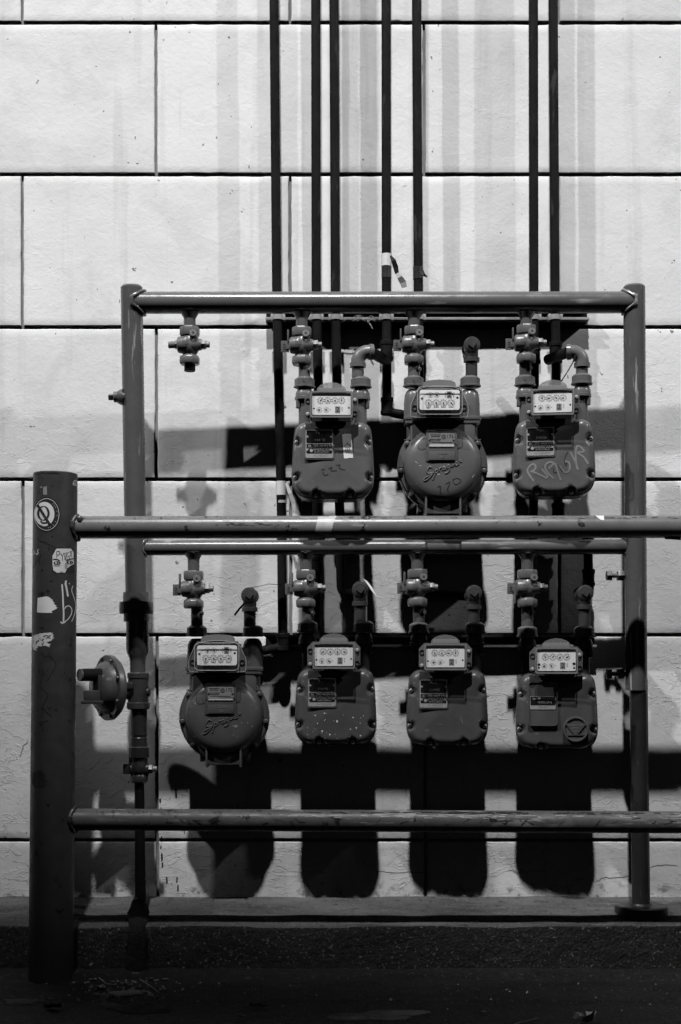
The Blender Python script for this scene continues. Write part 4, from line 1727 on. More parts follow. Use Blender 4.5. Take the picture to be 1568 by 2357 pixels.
# ---- strut channels the risers are clamped to
def strut(X0, X1, Y0, Y1, lab):
    a, b = P(X0, Y1, DW), P(X1, Y0, DW)
    cxm, czm = (a.x + b.x) / 2, (a.z + b.z) / 2
    t = thing('strut_channel', lab, 'channel', (cxm, DW, czm), 0, 'strut channels bolted to the wall')
    w, h = b.x - a.x, b.z - a.z
    m = MB()
    dep = 0.040
    th = 0.003
    m.box((0, -0.003, 0), (w, th, h))
    m.box((0, -dep / 2, h / 2 - th / 2), (w, dep, th))
    m.box((0, -dep / 2, -h / 2 + th / 2), (w, dep, th))
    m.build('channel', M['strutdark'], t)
    m = MB()
    m.box((0, -dep - 0.0005, -h / 2 + 0.0035), (w, 0.003, 0.0075), 0.001)
    m.box((0, -dep - 0.0005, h / 2 - 0.0035), (w, 0.003, 0.0075), 0.001)
    m.build('lip', M['strut'], t)
    return t


S1 = strut(613, 1351, 716, 744, 'upper strut channel behind the stop cocks')
S2 = strut(612, 1368, 1462, 1490, 'lower strut channel behind the lower meters')
for (X, t, b) in ((640, R1, b1), (728.5, R2, b2), (773, R3, b3), (889.5, R4, b4), (963.5, R5, b5), (1229, R6, b6), (1278, R7, b7)):
    m = MB()
    c = P(X, 731, DP) - b
    for s in (-1, 1):
        m.box((c.x + s * 0.0165, c.y + 0.004, c.z), (0.0085, 0.026, 0.017), 0.001)
    m.lathe((c.x, c.y, c.z - 0.007), (0, 0, 1), [(0, RP + 0.003), (0.014, RP + 0.003)], 18)
    m.build('pipe_clamp', M['strut'], t)
m = MB()
rs = random.Random(3)
for i in range(16):
    x = rs.uniform(810, 868)
    p = P(x, rs.uniform(730, 741), DW - 0.046)
    q = p + Vector((rs.uniform(-.03, .03), rs.uniform(-.006, .004), rs.uniform(-.006, .006)))
    m.tube([p, (p + q) / 2 + Vector((0, -0.004, 0.005)), q], 0.0012, 5)
m.tube([P(846, 738, DW - .046), P(853, 748, DW - .05), P(858, 757, DW - .05)], 0.0018, 5)
tag(m.build('rag_wisp', M['strut']), 'wisp of pale frayed fibre caught on the upper strut channel', 'debris')

# ================================================================== SERVICE RISER AND REGULATOR (left)
sr_x = P(320, 1560, DL)
svc = thing('service_riser', 'dark service pipe with tee and stop valve rising from the kerb at left', 'pipe', (P(322, 2090, DL).x, dd(DL, 322), 0.17))
so = svc.location.copy()


def Q(X, Y, D=DL):
    return P(X, Y, D) - so


m = MB()
tb = Q(318.5, 1633)
m.lathe(tb, (0, 0, 1), [(0, 0.0285), (0.003, 0.0318), (0.018, 0.0318), (0.020, 0.0285), (0.086, 0.0285), (0.088, 0.0305), (0.100, 0.0305), (0.103, 0.027)], 30)
m.lathe(Q(318.5, 1590) + Vector((0, 0, 0)), (-1, -0.3, 0), [(0.02, 0.024), (0.034, 0.024), (0.036, 0.019), (0.060, 0.018)], 24)
m.lathe(Q(318.5, 1593), (1, -0.1, 0), [(0.02, 0.013), (0.031, 0.013), (0.034, 0.009)], 16)
m.build('tee', M['tee_dark'], svc)
m = MB()
m.lathe(Q(320.5, 1745), (0, 0, 1), [(0, 0.025), (0.003, 0.0285), (0.030, 0.0285), (0.033, 0.025), (0.050, 0.0235), (0.056, 0.0235), (0.058, 0.0220), (0.062, 0.0220), (0.064, 0.0235), (0.100, 0.0225), (0.137, 0.0225)], 28)
m.build('nipple_and_union', M['leg_dark'], svc)
m = MB()
m.lathe(Q(321, 1802), (0, 0, 1), [(0, 0.0205), (0.004, 0.0245), (0.018, 0.0245), (0.024, 0.021), (0.034, 0.027), (0.048, 0.027), (0.060, 0.0235), (0.072, 0.0235)], 10)
m.build('valve_body', M['leg_dark'], svc)
m = MB()
m.box(Q(292.5, 1770), (0.021, 0.008, 0.028), 0.001)
m.box(Q(299, 1753), (0.0042, 0.016, 0.040), 0.001)
m.lathe(Q(300, 1771), (1, 0, 0), [(0, 0.013), (0.003, 0.018), (0.05, 0.018), (0.052, 0.014)], 20)
m.build('valve_handle', M['leg_dark'], svc)
m = MB()
m.nut(Q(342, 1770), Q(352, 1770), 0.0135)
m.cyl(Q(352, 1770), Q(362, 1770), 0.0085, 14, 0.001)
m.build('end_nut', M['dullsteel'], svc)
m = MB()
m.cyl(Q(321, 1798), Q(324, 2110), 0.0132, 22, r1=0.0155)
m.build('lower_pipe', M['blackpipe'], svc)
# tar boot, a lump of sealant from the ledge down the kerb face
boot = MB()
bo_prof = [(2062, 3.94, 11), (2074, 3.938, 14), (2086, 3.93, 19), (2100, 3.915, 23), (2114, 3.895, 22), (2128, 3.868, 21), (2142, 3.853, 20),
           (2160, 3.846, 22), (2180, 3.842, 23), (2200, 3.840, 23), (2222, 3.838, 25), (2245, 3.835, 27), (2268, 3.83, 29), (2290, 3.82, 33)]
vs_, fs_ = [], []
nb = 36
for k, (Y, D, r) in enumerate(bo_prof):
    c = P(321 - k * 0.6, Y, D) - so
    for i in range(nb):
        t_ = 2 * math.pi * i / nb
        rr_ = r * U * (1 + 0.30 * hills(math.cos(t_) * 2 + k * 0.6, math.sin(t_) * 2, k * 0.6) + 0.22 * hills(math.cos(t_) * 5 + 9, math.sin(t_) * 5, k * 1.3))
        vs_.append(c + Vector((math.cos(t_) * rr_, math.sin(t_) * rr_ * 0.9, 0)))
for k in range(len(bo_prof) - 1):
    for i in range(nb):
        j = (i + 1) % nb
        fs_.append((k * nb + i, k * nb + j, (k + 1) * nb + j, (k + 1) * nb + i))
fs_.append(tuple(range(nb)))
boot.add(vs_, fs_)
boot.build('tar_boot', M['tar'], svc, sharp=70)

reg = thing('gas_regulator', 'disc shaped gas regulator with spring tube and vent, left of the service tee', 'regulator', P(250, 1583, 3.92))
nrm = Vector((-math.sin(R(56)), -math.cos(R(56)), 0))
m = MB()
m.lathe(-nrm * 0.030, nrm, [(0, 0.035), (0.004, 0.060), (0.012, 0.080), (0.022, 0.084), (0.023, 0.090), (0.0355, 0.0905), (0.037, 0.089), (0.037, 0.0745), (0.040, 0.0735)], 48, close=True)
m.build('diaphragm_case', M['meter_low'], reg)
m = MB()
m.lathe(nrm * 0.006, nrm, [(0, 0.075), (0.010, 0.070), (0.022, 0.062), (0.030, 0.050), (0.034, 0.036), (0.036, 0.024)], 44)
m.build('dome', M['meter_low'], reg)
side = Vector((-nrm.y, nrm.x, 0))
for i in range(8):
    a = R(45 * i + 20)
    p = (side * math.cos(a) + Vector((0, 0, 1)) * math.sin(a)) * 0.082 + nrm * 0.006
    m = MB()
    m.nut(p, p + nrm * 0.006, 0.0055)
    m.build('flange_bolt', M['nut'], reg)
ro = reg.location.copy()


def G(X, Y, D):
    return P(X, Y, D) - ro


m = MB()
a, b = G(236, 1553, 3.94 - 0.055), G(186, 1553.5, 3.94 - 0.100)
m.cyl(a, b, 0.0172, 28, 0.001)
m.tube([G(224, 1556, 3.94 - 0.07), G(224, 1600, 3.94 - 0.07)], 0.012, 12)
m.build('spring_tube', M['blackpipe'], reg)
m = MB()
m.cyl(b, b + (b - a).normalized() * 0.004, 0.0168, 28, 0.001)
m.build('tube_cap', M['nut'], reg)
m = MB()
m.box(G(214, 1603, 3.94 - 0.075), (0.046, 0.040, 0.034), 0.004)
m.box(G(214.5, 1616, 3.94 - 0.075), (0.060, 0.050, 0.009), 0.003)
m.box(G(231, 1585, 3.94 - 0.072), (0.008, 0.030, 0.075), 0.002)
m.build('vent_box', M['tee_dark'], reg)
m = MB()
m.cyl(G(262, 1588, DL), G(306, 1590, DL), 0.016, 20)
m.box(G(293, 1578, 3.94 - 0.03), (0.034, 0.014, 0.020), 0.005, None)
m.build('inlet_neck', M['tee_dark'], reg)

# ================================================================== GUARD RAIL
guard = thing('guard_rail', 'dark bollard with stickers and two horizontal grey rails guarding the meters', 'guard rail', (P(118, 2290, DR).x, DR, 0))
go = guard.location.copy()
bt, bb = P(128, 1090, DR), P(117, 2300, DR)
bb = Vector((bb.x, bb.y, -0.03))
BR = 0.0584
Lb = (bt - bb).length
bol = MB().lathe(bb - go, bt - bb, [(0, BR + 0.001), (Lb * 0.5, BR), (Lb - 0.002, BR - 0.0002), (Lb, BR - 0.002), (Lb, BR - 0.009), (Lb - 0.006, BR - 0.012)], 72)
bol_o = bol.build('bollard', M['bollard'], guard)
rails = []
for (Yl, Yr, nm, mt) in ((1214, 1212.5, 'upper_rail', 'rail'), (1886, 1893, 'lower_rail', 'rail_worn')):
    a, b = P(150, Yl, DR), P(1568, Yr, DR)
    d = (b - a) / (b.x - a.x)
    b = a + d * (2.35 - a.x)
    rails.append(MB().cyl(a - go, b - go, 0.0300 if Yl < 1500 else 0.0292, 40).build(nm, M[mt], guard))
    xb = bt.x + (bb.x - bt.x) * ((bt.z - a.z) / (bt.z - bb.z))
    sd = MB()
    saddle(sd, xb - go.x, 1, 0, P(170, Yl, DR).z - go.z, 0.032, BR, 0.0052, 21)
    sd.build('weld_bead', M['bollard'], guard)
far = MB().lathe((2.35 - go.x, 0, -0.03), (0, 0, 1), [(0, BR), (1.40, BR), (1.402, BR - 0.003)], 48).build('bollard', M['bollard'], guard)
m = MB()
p = P(184, 1192, DR - 0.025) - go
m.lathe(p, (0, 0, 1), [(-0.008, 0.007), (0, 0.009), (0.005, 0.006)], 10)
m.build('weld_lump', M['nut'], guard)

# ---- stickers and marks on the bollard and the rails
bb_bvh = surface([bol_o])
up_bvh = surface([rails[0]])
lo_bvh = surface([rails[1]])
inv_g = Matrix.Translation(-go)


def mark(mb, name, mat, parent, label=None):
    me = mb.mesh(name, mat, 60)
    o = link(name, me, parent)
    bpy.context.view_layer.update()
    o.matrix_parent_inverse = parent.matrix_world.inverted()
    if label:
        o['label'] = label
    return o


def Z(x, y):
    """crop units of the bollard close-up -> measured units"""
    return ((60 + x * 160 / 786) / 1.0861, (1170 + y * 480 / 2357) / 1.0861)


def ZL(pts):
    return [Z(*p) for p in pts]


def ZC(cx, cy, rx, ry, n=48, rot=0):
    return ZL(circle(cx, cy, rx, ry, n, rot))


st1 = mark(patch(MB(), bb_bvh, ZC(283, 570, 168, 215), 0.0006, 1.2), 'sticker', M['print'], guard, 'round black and white sticker with a struck-through letter Q')
m = MB()
ring = ZC(280, 570, 150, 194)
for a, b in zip(ring, ring[1:] + ring[:1]):
    stroke(m, bb_bvh, [a, b], 0.9, 0.0010, taper=False)
rt = random.Random(5)
for i in range(13):
    a = R(-52 + i * 9.5 + (18 if i > 6 else 0))
    p = (280 + 135 * math.cos(a), 570 + 172 * math.sin(a))
    q = (280 + 122 * math.cos(a), 570 + 158 * math.sin(a))
    if rt.random() < 0.85:
        stroke(m, bb_bvh, ZL([p, q]), 1.4, 0.0010)
mark(m, 'sticker_print', M['paper'], st1)
mark(patch(MB(), bb_bvh, ZC(255, 565, 120, 148), 0.0011, 1.2), 'sticker_disc', M['paper'], st1)
m = MB()
stroke(m, bb_bvh, ZL([(172, 450), (318, 692)]), 5.6, 0.0022, taper=False)
mark(m, 'sticker_bar', M['print'], st1)
m = MB()
ql = circle(243, 555, 62, 84, 40)
for i in range(40):
    a, b = ql[i], ql[(i + 1) % 40]
    wdt = 1.0 + 4.2 * abs(math.cos(2 * math.pi * (i + 0.5) / 40))
    stroke(m, bb_bvh, ZL([a, b]), wdt, 0.0017, taper=False)
stroke(m, bb_bvh, ZL(smooth_line([(212, 645), (222, 672), (255, 676), (285, 670)])), 3.2, 0.0017)
mark(m, 'sticker_letter', M['print'], st1)

# square sticker: pale face with large eyes and a scrawled word
sq = [(345, 990), (607, 985), (612, 1288), (352, 1288)]
st2 = mark(patch(MB(), bb_bvh, ZL(sq), 0.0006, 1.2), 'sticker', M['print'], guard, 'square sticker of a pale face with staring eyes and a scrawled word')
face = [(398, 992), (575, 990), (604, 1030), (610, 1180), (575, 1195), (525, 1235), (505, 1284), (405, 1286), (362, 1255), (352, 1180), (352, 1075)]
mark(patch(MB(), bb_bvh, ZL(face), 0.0011, 1.2), 'sticker_face', M['skin'], st2)
m = MB()
patch(m, bb_bvh, ZL([(500, 1180), (520, 1150), (540, 1180), (530, 1230), (500, 1240)]), 0.0014, 1.2)
patch(m, bb_bvh, ZC(405, 1195, 42, 15), 0.0014, 1.2)
patch(m, bb_bvh, ZC(460, 1278, 22, 8), 0.0014, 1.2)
mark(m, 'sticker_shading', M['skin_mid'], st2)
m = MB()
patch(m, bb_bvh, ZC(408, 1165, 42, 20), 0.0017, 1.0)
patch(m, bb_bvh, ZC(562, 1160, 38, 20), 0.0017, 1.0)
stroke(m, bb_bvh, ZL(smooth_line([(358, 1122), (395, 1118), (442, 1138)])), 2.4, 0.0017)
stroke(m, bb_bvh, ZL(smooth_line([(522, 1138), (560, 1118), (604, 1112)])), 2.4, 0.0017)
for s in ([(405, 1108), (402, 1025), (435, 1022), (440, 1060), (406, 1072)], [(448, 1042), (470, 1085), (490, 1040)], [(470, 1085), (473, 1142)],
          [(500, 1130), (497, 1050), (520, 1040), (528, 1065), (500, 1090), (520, 1145)], [(552, 1035), (524, 1045), (526, 1120), (552, 1125), (553, 1080), (535, 1085)],
          [(592, 1022), (562, 1025), (580, 1050), (562, 1078), (592, 1082)]):
    stroke(m, bb_bvh, ZL(s), 1.15, 0.0017)
mark(m, 'sticker_lines', M['print'], st2)
m = MB()
patch(m, bb_bvh, ZC(405, 1165, 22, 13), 0.0021, 1.0)
patch(m, bb_bvh, ZC(560, 1160, 20, 13), 0.0021, 1.0)
mark(m, 'sticker_eyes', M['paper'], st2)
m = MB()
patch(m, bb_bvh, ZC(410, 1162, 10, 11), 0.0025, 1.0)
patch(m, bb_bvh, ZC(565, 1158, 10, 11), 0.0025, 1.0)
mark(m, 'sticker_pupils', M['print'], st2)

rj = random.Random(8)
mark(patch(MB(), bb_bvh, ZL([(172, 1595), (285, 1575), (335, 1600), (362, 1640), (400, 1700), (410, 1722), (375, 1740), (330, 1765), (362, 1778), (200, 1776), (162, 1770), (166, 1680)]), 0.0006, 1.1, jag=2.0, rnd=rj),
     'sticker_remnant', M['paper'], guard, 'blank torn white sticker remnant')
mark(patch(MB(), bb_bvh, ZL([(106, 2062), (200, 2030), (345, 2018), (362, 2092), (310, 2130), (280, 2140), (322, 2165), (320, 2200), (260, 2180), (210, 2190), (170, 2190), (150, 2240), (118, 2230), (100, 2160)]), 0.0006, 1.1, jag=2.5, rnd=rj),
     'sticker_remnant', M['paper_worn'], guard, 'shredded paper sticker remnant')
m = MB()
for s in ([(240, 2068), (275, 2054), (300, 2064), (335, 2052)], [(270, 2088), (310, 2078), (330, 2092)], [(150, 2165), (160, 2130), (190, 2115)], [(220, 2120), (250, 2095)], [(225, 2175), (245, 2130)]):
    stroke(m, bb_bvh, ZL(s), 1.6, 0.0012)
mark(m, 'scribble', M['print'], guard)
mark(patch(MB(), bb_bvh, ZL([(236, 232), (284, 226), (286, 326), (238, 328)]), 0.0006, 1.2), 'sticker_remnant', M['faded'], guard)
m = MB()
stroke(m, bb_bvh, ZL([(200, 245), (228, 225)]), 3.0, 0.0006)
mark(m, 'sticker_remnant', M['faded'], guard)
m = MB()
for s in ([(600, 205), (605, 175), (622, 152), (640, 155), (652, 188)], [(600, 205), (652, 218)], [(600, 190), (650, 200)], [(622, 190), (630, 165)]):
    stroke(m, bb_bvh, ZL(s), 1.3, 0.0007)
mark(m, 'small_label', M['chalk'], guard, 'small white label print near the bollard top')
m = MB()
for s, w in (([(467, 1425), (478, 1560), (480, 1650), (488, 1780), (485, 1900)], 3.6), ([(518, 1380), (508, 1420), (520, 1460), (532, 1530), (540, 1580)], 4.2), ([(556, 1412), (557, 1428)], 2.2),
             ([(602, 1442), (580, 1500), (610, 1580), (635, 1660), (632, 1740), (610, 1830), (583, 1888)], 1.6),
             ([(500, 1730), (520, 1695), (560, 1690), (592, 1740), (580, 1800), (540, 1860), (500, 1885), (470, 1915), (448, 1890)], 2.0), ([(446, 1885), (470, 1905), (510, 1890)], 2.4)):
    stroke(m, bb_bvh, ZL(smooth_line(s, 1)), w, 0.0006)
for s in ([(186, 1000), (165, 1010), (180, 1045), (160, 1070), (150, 1040)], [(122, 1010), (130, 1040), (120, 1070)]):
    stroke(m, bb_bvh, ZL(smooth_line(s, 1)), 1.5, 0.0006)
mark(m, 'paint_pen_tag', M['chalk'], guard, 'white paint pen scrawl')
m = MB()
for s, w in (([(300, 935), (350, 960), (410, 985), (480, 975)], 2.4), ([(350, 830), (345, 850)], 2.5), ([(170, 850), (190, 900), (270, 912), (300, 940)], 1.6), ([(210, 1060), (180, 1130), (200, 1180)], 2.5),
             ([(120, 1230), (150, 1160), (165, 1110)], 1.4), ([(225, 1240), (225, 1270)], 4), ([(320, 1388), (355, 1388)], 2.2), ([(345, 210), (352, 230)], 3.5), ([(430, 165), (438, 175)], 2.5),
             ([(190, 1950), (215, 1965), (255, 1960)], 1.5), ([(215, 2260), (260, 2330), (300, 2290), (340, 2350)], 2.2), ([(118, 82), (200, 62), (330, 60), (450, 68)], 1.6), ([(250, 68), (300, 60), (420, 62)], 3.0)):
    stroke(m, bb_bvh, ZL(smooth_line(s, 1)), w, 0.0006)
for s, w in (([(100, 1600), (92, 1640), (112, 1660), (96, 1690), (120, 1710)], 1.4), ([(112, 1560), (130, 1590), (108, 1630)], 1.2), ([(90, 1725), (112, 1718)], 1.6), ([(95, 1690), (100, 1710)], 1.5)):
    stroke(m, bb_bvh, [(x, y - 60) for x, y in s], w, 0.0006)
mark(m, 'marker_scrawl', M['marker'], guard)
# soot patch low on the bollard
m = MB()
patch(m, bb_bvh, [(76, 1778), (92, 1772), (104, 1782), (108, 1806), (98, 1815), (82, 1812), (74, 1806)], 0.0005, 1.2, jag=3, rnd=rj)
mark(m, 'soot_patch', M['drip'], guard)
# tape and chips on the rails
m = MB()
patch(m, up_bvh, [(732, 1190), (774, 1188), (768, 1205), (764, 1222), (757, 1239), (722, 1239), (727, 1215)], 0.0008, 1.5, jag=1.5, rnd=rj)
mark(m, 'tape_patch', M['tape'], guard, 'silver tape scrap stuck over the upper rail')
m = MB()
patch(m, up_bvh, [(1370, 1187), (1390, 1185), (1391, 1198), (1383, 1197)], 0.0008, 1.2)
mark(m, 'paint_chip', M['paper'], guard, 'bright white chip on the upper rail')
m = MB()
for i in range(26):
    x = rj.uniform(480, 620)
    yy = 1208 + rj.uniform(-6, 2)
    stroke(m, up_bvh, [(x, yy), (x + rj.uniform(3, 14), yy + rj.uniform(-1.5, 1.5))], rj.uniform(0.6, 1.4), 0.0005)
for i in range(34):
    x = rj.uniform(1320, 1560) if i % 3 else rj.uniform(760, 1300)
    y = 1191 + rj.uniform(-1, 3)
    stroke(m, up_bvh, [(x, y), (x + rj.uniform(4, 18), y + rj.uniform(-1, 1))], rj.uniform(0.7, 1.5), 0.0005)
mark(m, 'chipped_paint', M['print'], guard)
m = MB()
for i in range(22):
    x = rj.uniform(185, 420)
    stroke(m, lo_bvh, [(x, 1868 + rj.uniform(-3, 6)), (x + rj.uniform(-4, 8), 1868 + rj.uniform(-5, 8))], rj.uniform(0.8, 1.6), 0.0005)
for i in range(30):
    x = rj.uniform(250, 1560)
    stroke(m, lo_bvh, [(x, 1886 + rj.uniform(-3, 14)), (x + rj.uniform(4, 22), 1886 + rj.uniform(-3, 14))], rj.uniform(0.8, 2.2), 0.0005)
for i in range(70):
    x = rj.uniform(700, 1560)
    y = 1868 + (x - 700) * 0.004 + rj.uniform(0, 4)
    stroke(m, lo_bvh, [(x, y), (x + rj.uniform(6, 30), y + rj.uniform(-1, 1))], rj.uniform(0.8, 2.6), 0.0005)
mark(m, 'chipped_paint', M['print'], guard)
m = MB()
for i in range(60):
    x = rj.uniform(640, 1560)
    y = 1876 + (x - 700) * 0.005 + rj.uniform(-3, 6)
    stroke(m, lo_bvh, [(x, y), (x + rj.uniform(6, 30), y + rj.uniform(-1, 1))], rj.uniform(0.7, 1.6), 0.0006)
mark(m, 'bared_primer', M['print_pale'], guard)
# a rag of tape hanging under the upper rail at the right
m = MB()
q0 = [P(1530, 1233, DR - 0.012) - go, P(1568, 1234, DR - 0.012) - go, P(1568, 1243, DR - 0.010) - go, P(1531, 1241, DR - 0.010) - go]
m.add(q0 + [p + Vector((0, 0.002, 0)) for p in q0], [(0, 1, 2, 3), (7, 6, 5, 4), (0, 4, 5, 1), (1, 5, 6, 2), (2, 6, 7, 3), (3, 7, 4, 0)])
m.build('tape_flap', M['tape_black'], guard)


# ================================================================== MARKS ON THE METERS
def mcrop(ox, oy, k):
    return lambda pts: [((ox + x / k) / 1.0861, (oy + y / k) / 1.0861) for x, y in pts]


m1 = mcrop(720, 940, 6.817)
m2 = mcrop(980, 930, 6.272)
m3 = mcrop(1270, 940, 6.817)
b_1, b_2, b_3 = surface([METERS[1][1]]), surface([METERS[2][1]]), surface([METERS[3][1]])


def meter_mark(mb, name, mat, cov, label=None):
    bpy.context.view_layer.update()
    me = mb.mesh(name, mat, 60)
    o = link(name, me, cov)
    o.matrix_parent_inverse = cov.matrix_world.inverted()
    if label:
        o['label'] = label
    return o


m = MB()
for s in ([(565, 1600), (620, 1585), (628, 1605)], [(600, 1625), (595, 1665), (640, 1698), (690, 1670)], [(690, 1580), (768, 1545), (720, 1608), (770, 1618), (835, 1608)], [(820, 1525), (895, 1505), (868, 1545), (890, 1585), (975, 1600)]):
    stroke(m, b_1, m1(smooth_line(s, 2)), 1.3, 0.0006)
meter_mark(m, 'marker_number', M['marker'], METERS[1][1])
st3 = meter_mark(patch(MB(), b_1, m1([(922, 992), (1078, 985), (1112, 1395), (955, 1405)]), 0.0006, 1.5), 'sticker', M['paper'], METERS[1][1], 'small upright paper sticker with a line drawing')
m = MB()
for s in (circle(1015, 1148, 10, 12, 10), [(965, 1195), (1000, 1160), (1040, 1165), (1075, 1200)], [(965, 1195), (985, 1222), (1030, 1226), (1072, 1205)], [(985, 1230), (985, 1270), (1000, 1300)], [(1010, 1235), (1030, 1290)], [(1050, 1225), (1062, 1280), (1050, 1310)], [(1000, 1255), (1045, 1262)], [(985, 1310), (1020, 1300), (1050, 1312)]):
    stroke(m, b_1, m1(s), 1.0, 0.0010)
meter_mark(m, 'sticker_drawing', M['print'], METERS[1][1])
m = MB()
for s in ([(715, 1805), (770, 1780), (755, 1850), (760, 1910), (790, 1925)], [(840, 1760), (920, 1710), (890, 1790), (865, 1845), (890, 1865)], [(955, 1690), (1010, 1662), (1075, 1680), (1082, 1720), (1030, 1760), (985, 1762), (955, 1715), (962, 1672)]):
    stroke(m, b_2, m2(smooth_line(s, 2)), 1.4, 0.0006)
meter_mark(m, 'marker_number', M['marker'], METERS[2][1])
m = MB()
for s in ([(370, 1400), (392, 1425)], [(400, 1435), (412, 1442)], [(428, 1465), (462, 1472)], [(1100, 1465), (1112, 1472)], [(1255, 1660), (1295, 1605)], [(700, 1600), (755, 1605)]):
    stroke(m, b_2, m2(s), 1.6, 0.0006)
meter_mark(m, 'paint_nick', M['print_pale'], METERS[2][1])
m = MB()
tags = ([(440, 1795), (360, 1680), (320, 1600), (400, 1500), (460, 1505), (480, 1560), (440, 1615), (380, 1630)], [(400, 1620), (520, 1670), (670, 1745)],
        [(575, 1580), (640, 1660), (690, 1730)], [(780, 1745), (680, 1660), (625, 1560), (650, 1490), (720, 1460), (770, 1475), (770, 1510), (690, 1575)], [(780, 1475), (820, 1520), (850, 1640), (905, 1780)],
        [(870, 1520), (960, 1650), (1030, 1640), (1060, 1560), (1045, 1460), (960, 1455)], [(1060, 1290), (1120, 1400), (1200, 1600)], [(1180, 1590), (1150, 1420), (1160, 1220), (1200, 1170), (1280, 1250), (1310, 1290), (1180, 1300)],
        [(1180, 1310), (1290, 1370), (1370, 1500)])
for s in tags:
    stroke(m, b_3, m3(smooth_line(s, 2)), 4.4, 0.0006)
meter_mark(m, 'graffiti_tag', M['faded'], METERS[3][1], 'pale spray scrawl across the cover')
m = MB()
for s in ([(780, 1560), (770, 1620), (800, 1655), (835, 1630)], [(860, 1510), (890, 1570), (935, 1630)], [(1020, 1290), (970, 1380), (960, 1470), (985, 1530), (1010, 1500), (980, 1470)]):
    stroke(m, b_3, m3(smooth_line(s, 2)), 1.3, 0.0010)
meter_mark(m, 'marker_number', M['marker'], METERS[3][1])
b_5, b_4, b_6 = surface([METERS[5][1]]), surface([METERS[4][1]]), surface([METERS[6][1]])
m = MB()
rsn = random.Random(17)
spk = [(1157, 1210, 2.6), (1060, 1275, 2.2), (1030, 1225, 1.5), (1075, 1158, 1.5), (1015, 1172, 1.4), (1283, 1253, 1.8), (1245, 1262, 1.5), (1110, 1297, 1.8), (1262, 1185, 1.5), (1075, 1205, 1.0), (965, 1252, 1.0), (1310, 1305, 1.4)]
for i in range(18):
    spk.append((rsn.uniform(940, 1330), rsn.uniform(1150, 1330), rsn.uniform(0.5, 0.9)))
for (x, y, r) in spk:
    c = ((400 + x * .3827) / 1.0861, (1340 + y * .3827) / 1.0861)
    patch(m, b_5, circle(c[0], c[1], r, r * 1.1, 10), 0.0006, 0.6)
meter_mark(m, 'paint_spots', M['paper'], METERS[5][1], 'spatter of white paint spots')
m = MB()
m4 = mcrop(440, 1560, 6.272)
patch(m, b_4, m4([(860, 1580), (920, 1595), (945, 1575), (975, 1605), (940, 1630), (915, 1615)]), 0.0006, 1.0)
for (x, y) in ((1195, 1605), (1030, 1548), (360, 1815), (1125, 1550), (905, 1745), (1165, 1775), (965, 1765)):
    patch(m, b_4, [(a, b) for a, b in circle(*m4([(x, y)])[0], 1.4, 1.7, 8)], 0.0006, 0.7)
meter_mark(m, 'paint_nick', M['faded'], METERS[4][1])
m = MB()
for s in ([(1060, 1650), (1066, 1668)], [(1008, 1667), (1020, 1668)], [(1100, 1662), (1106, 1656)]):
    stroke(m, b_6, s, 1.2, 0.0006)
meter_mark(m, 'paint_nick', M['faded'], METERS[6][1])

# ================================================================== LITTER ON THE GUTTER
def litter(X, Y, name, lab, cat, w, h, rot, mt, group=None, curl=0.3):
    D = 0.83 * F / (Y - HY)
    p = P(X, Y, D)
    n = 7
    vs_, fs = [], []
    for i in range(n):
        t = i / (n - 1)
        prof = math.sin(math.pi * (0.08 + 0.86 * t))
        for s in (-1, 0, 1):
            vs_.append(((t - 0.5) * w, s * h / 2 * prof, curl * h * (abs(s) * 0.7 + 0.8 * (t - 0.5) ** 2 * 2) + 0.0015))
    for i in range(n - 1):
        for k in range(2):
            fs.append((i * 3 + k, (i + 1) * 3 + k, (i + 1) * 3 + k + 1, i * 3 + k + 1))
    vs_ = [(x + rng.uniform(-.12, .12) * w, y + rng.uniform(-.22, .22) * h, z + rng.uniform(-.08, .18) * h) for x, y, z in vs_]
    nv = len(vs_)
    vs_ += [(x, y, z + 0.0012) for x, y, z in vs_]
    fs += [tuple(nv + i for i in reversed(f)) for f in fs]
    m = MB()
    m.add(vs_, fs)
    o = m.build(name, M[mt], None, 60)
    z = gutter_z(p.x, p.y, 0, 0)[2] if 2.8 < p.y < 3.86 else 0.005
    o.location = (p.x, p.y, z + 0.002)
    o.rotation_euler = (R(rng.uniform(-8, 8)), R(rng.uniform(-8, 8)), R(rot))
    tag(o, lab, cat, group)
    return o


G_ = 'dry leaves on the gutter by the service pipe'
L_ = 'small dry leaf among the litter between the bollard and the service pipe'
for (X, Y, w, h, r) in ((215, 2262, .018, .010, 20), (232, 2279, .026, .016, -10), (246, 2284, .020, .012, 60), (262, 2268, .016, .010, 10), (272, 2274, .018, .012, 80), (285, 2276, .02, .012, 30), (300, 2278, .014, .01, 0),
                        (318, 2280, .018, .012, 45), (332, 2286, .022, .012, -30), (345, 2262, .016, .009, 15), (362, 2268, .014, .008, 70), (378, 2262, .016, .009, 30), (225, 2290, .02, .012, 20), (258, 2292, .02, .012, -35), (290, 2292, .016, .01, 10)):
    litter(X, Y, 'dry_leaf', L_, 'leaf', w, h, r, 'leaf', G_)
litter(595, 2312, 'dry_leaf', 'dark curled leaf on the tarred gutter left of centre', 'leaf', .045, .02, 12, 'tar')
litter(566, 2335, 'paper_scrap', 'thin pale curved scrap on the gutter left of centre', 'scrap', .034, .008, -12, 'paper_worn')
litter(1110, 2325, 'dry_leaf', 'small pale leaf on the gutter right of centre', 'leaf', .02, .008, 30, 'leaf')
litter(120, 2315, 'dry_leaf', 'dark leaf lying in front of the bollard foot', 'leaf', .05, .03, -15, 'tar')
litter(1345, 2348, 'paper_wad', 'crumpled pale paper wad at the bottom edge', 'paper', .05, .03, 10, 'paper_worn', None, 0.9)


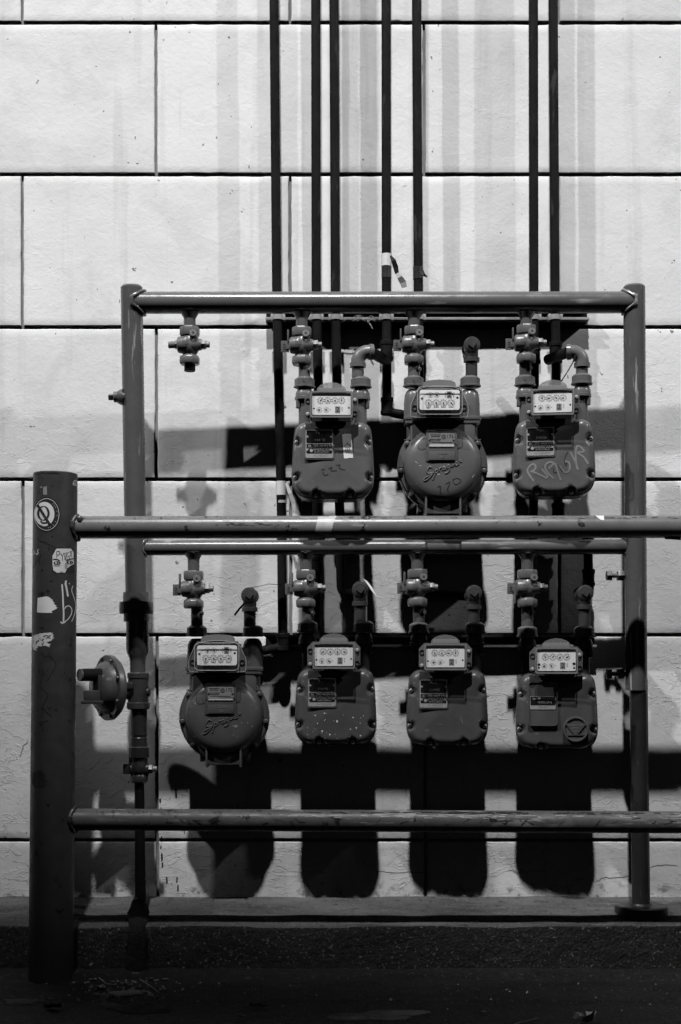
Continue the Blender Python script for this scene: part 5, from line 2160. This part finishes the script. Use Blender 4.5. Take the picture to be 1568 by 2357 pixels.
def twig(pts, lab):
    q = []
    for (X, Y) in pts:
        D = 0.83 * F / (Y - HY)
        p = P(X, Y, D)
        q.append(Vector((p.x, p.y, gutter_z(p.x, p.y, 0, 0)[2] + 0.004)))
    b = q[0].copy()
    m = MB()
    m.tube([p - b for p in q], 0.0014, 6)
    o = m.build('twig', M['leaf'])
    o.location = b
    tag(o, lab, 'twig', 'twigs on the gutter')


twig([(228, 2260), (245, 2272), (268, 2276)], 'short twig among the dry leaves')
twig([(322, 2262), (345, 2276), (366, 2284)], 'twig slanting down right of the service pipe foot')
twig([(1186, 2348), (1215, 2344), (1240, 2338)], 'pale thin twig at the bottom right')

for ob in COL.objects:
    if ob.name.split('.')[0] in ('chipped_paint', 'marker_scrawl', 'bared_primer', 'paint_spots', 'paint_nick', 'paint_pen_tag', 'scribble'):
        ob['kind'] = 'stuff'

# pools of light painted as pale patches on the gutter, and loose grit
bpy.context.view_layer.update()
gut_o = bpy.data.objects['gutter']
gb = surface([gut_o])
rq = random.Random(23)
m = MB()


def blob(cx, cy, rx, ry, n=46, amp=0.18):
    ph = [rq.uniform(0, 6.28) for _ in range(5)]
    out = []
    for i in range(n):
        t = 2 * math.pi * i / n
        k = 1 + sum(amp / (j + 1) * math.sin((j + 2) * t + ph[j]) for j in range(5))
        out.append((cx + rx * k * math.cos(t), cy + ry * k * math.sin(t)))
    return out


M['light_pool'] = grit('light_pool_paint', 0.42, 0.5, 0.006, 0.7, 0.3)
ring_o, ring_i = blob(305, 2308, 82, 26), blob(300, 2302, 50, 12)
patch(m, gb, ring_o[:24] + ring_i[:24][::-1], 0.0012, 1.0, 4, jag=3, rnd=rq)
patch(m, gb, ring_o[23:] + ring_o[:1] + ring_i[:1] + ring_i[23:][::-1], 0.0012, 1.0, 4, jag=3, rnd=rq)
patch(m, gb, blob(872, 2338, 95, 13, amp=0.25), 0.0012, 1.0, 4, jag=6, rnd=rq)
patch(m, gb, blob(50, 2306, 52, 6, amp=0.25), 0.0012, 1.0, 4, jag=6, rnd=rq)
o = m.build('painted_light_pool', M['light_pool'], gut_o, 60)
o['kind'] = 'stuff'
m = MB()
for i in range(150):
    X = rq.gauss(290, 75) if i < 90 else rq.uniform(20, 1550)
    Y = 2256 + abs(rq.gauss(0, 24)) if i < 90 else rq.uniform(2258, 2350)
    h = hit(gb, X, min(Y, 2352), 0)
    if h is None:
        continue
    r = rq.uniform(0.0015, 0.0055)
    vs_ = []
    for a in range(5):
        t = R(72 * a + rq.uniform(-20, 20))
        vs_.append((h.x + r * math.cos(t) * rq.uniform(.6, 1.4), h.y + r * math.sin(t) * rq.uniform(.6, 1.4), h.z - 0.001))
    vs_.append((h.x + rq.uniform(-.4, .4) * r, h.y, h.z + r * rq.uniform(0.5, 1.0)))
    m.add(vs_, [(a, (a + 1) % 5, 5) for a in range(5)])
o = m.build('loose_grit', M['leaf'], None, 20)
o['kind'] = 'stuff'
o['label'] = 'loose grit and crumbs scattered along the gutter'
o['category'] = 'grit'
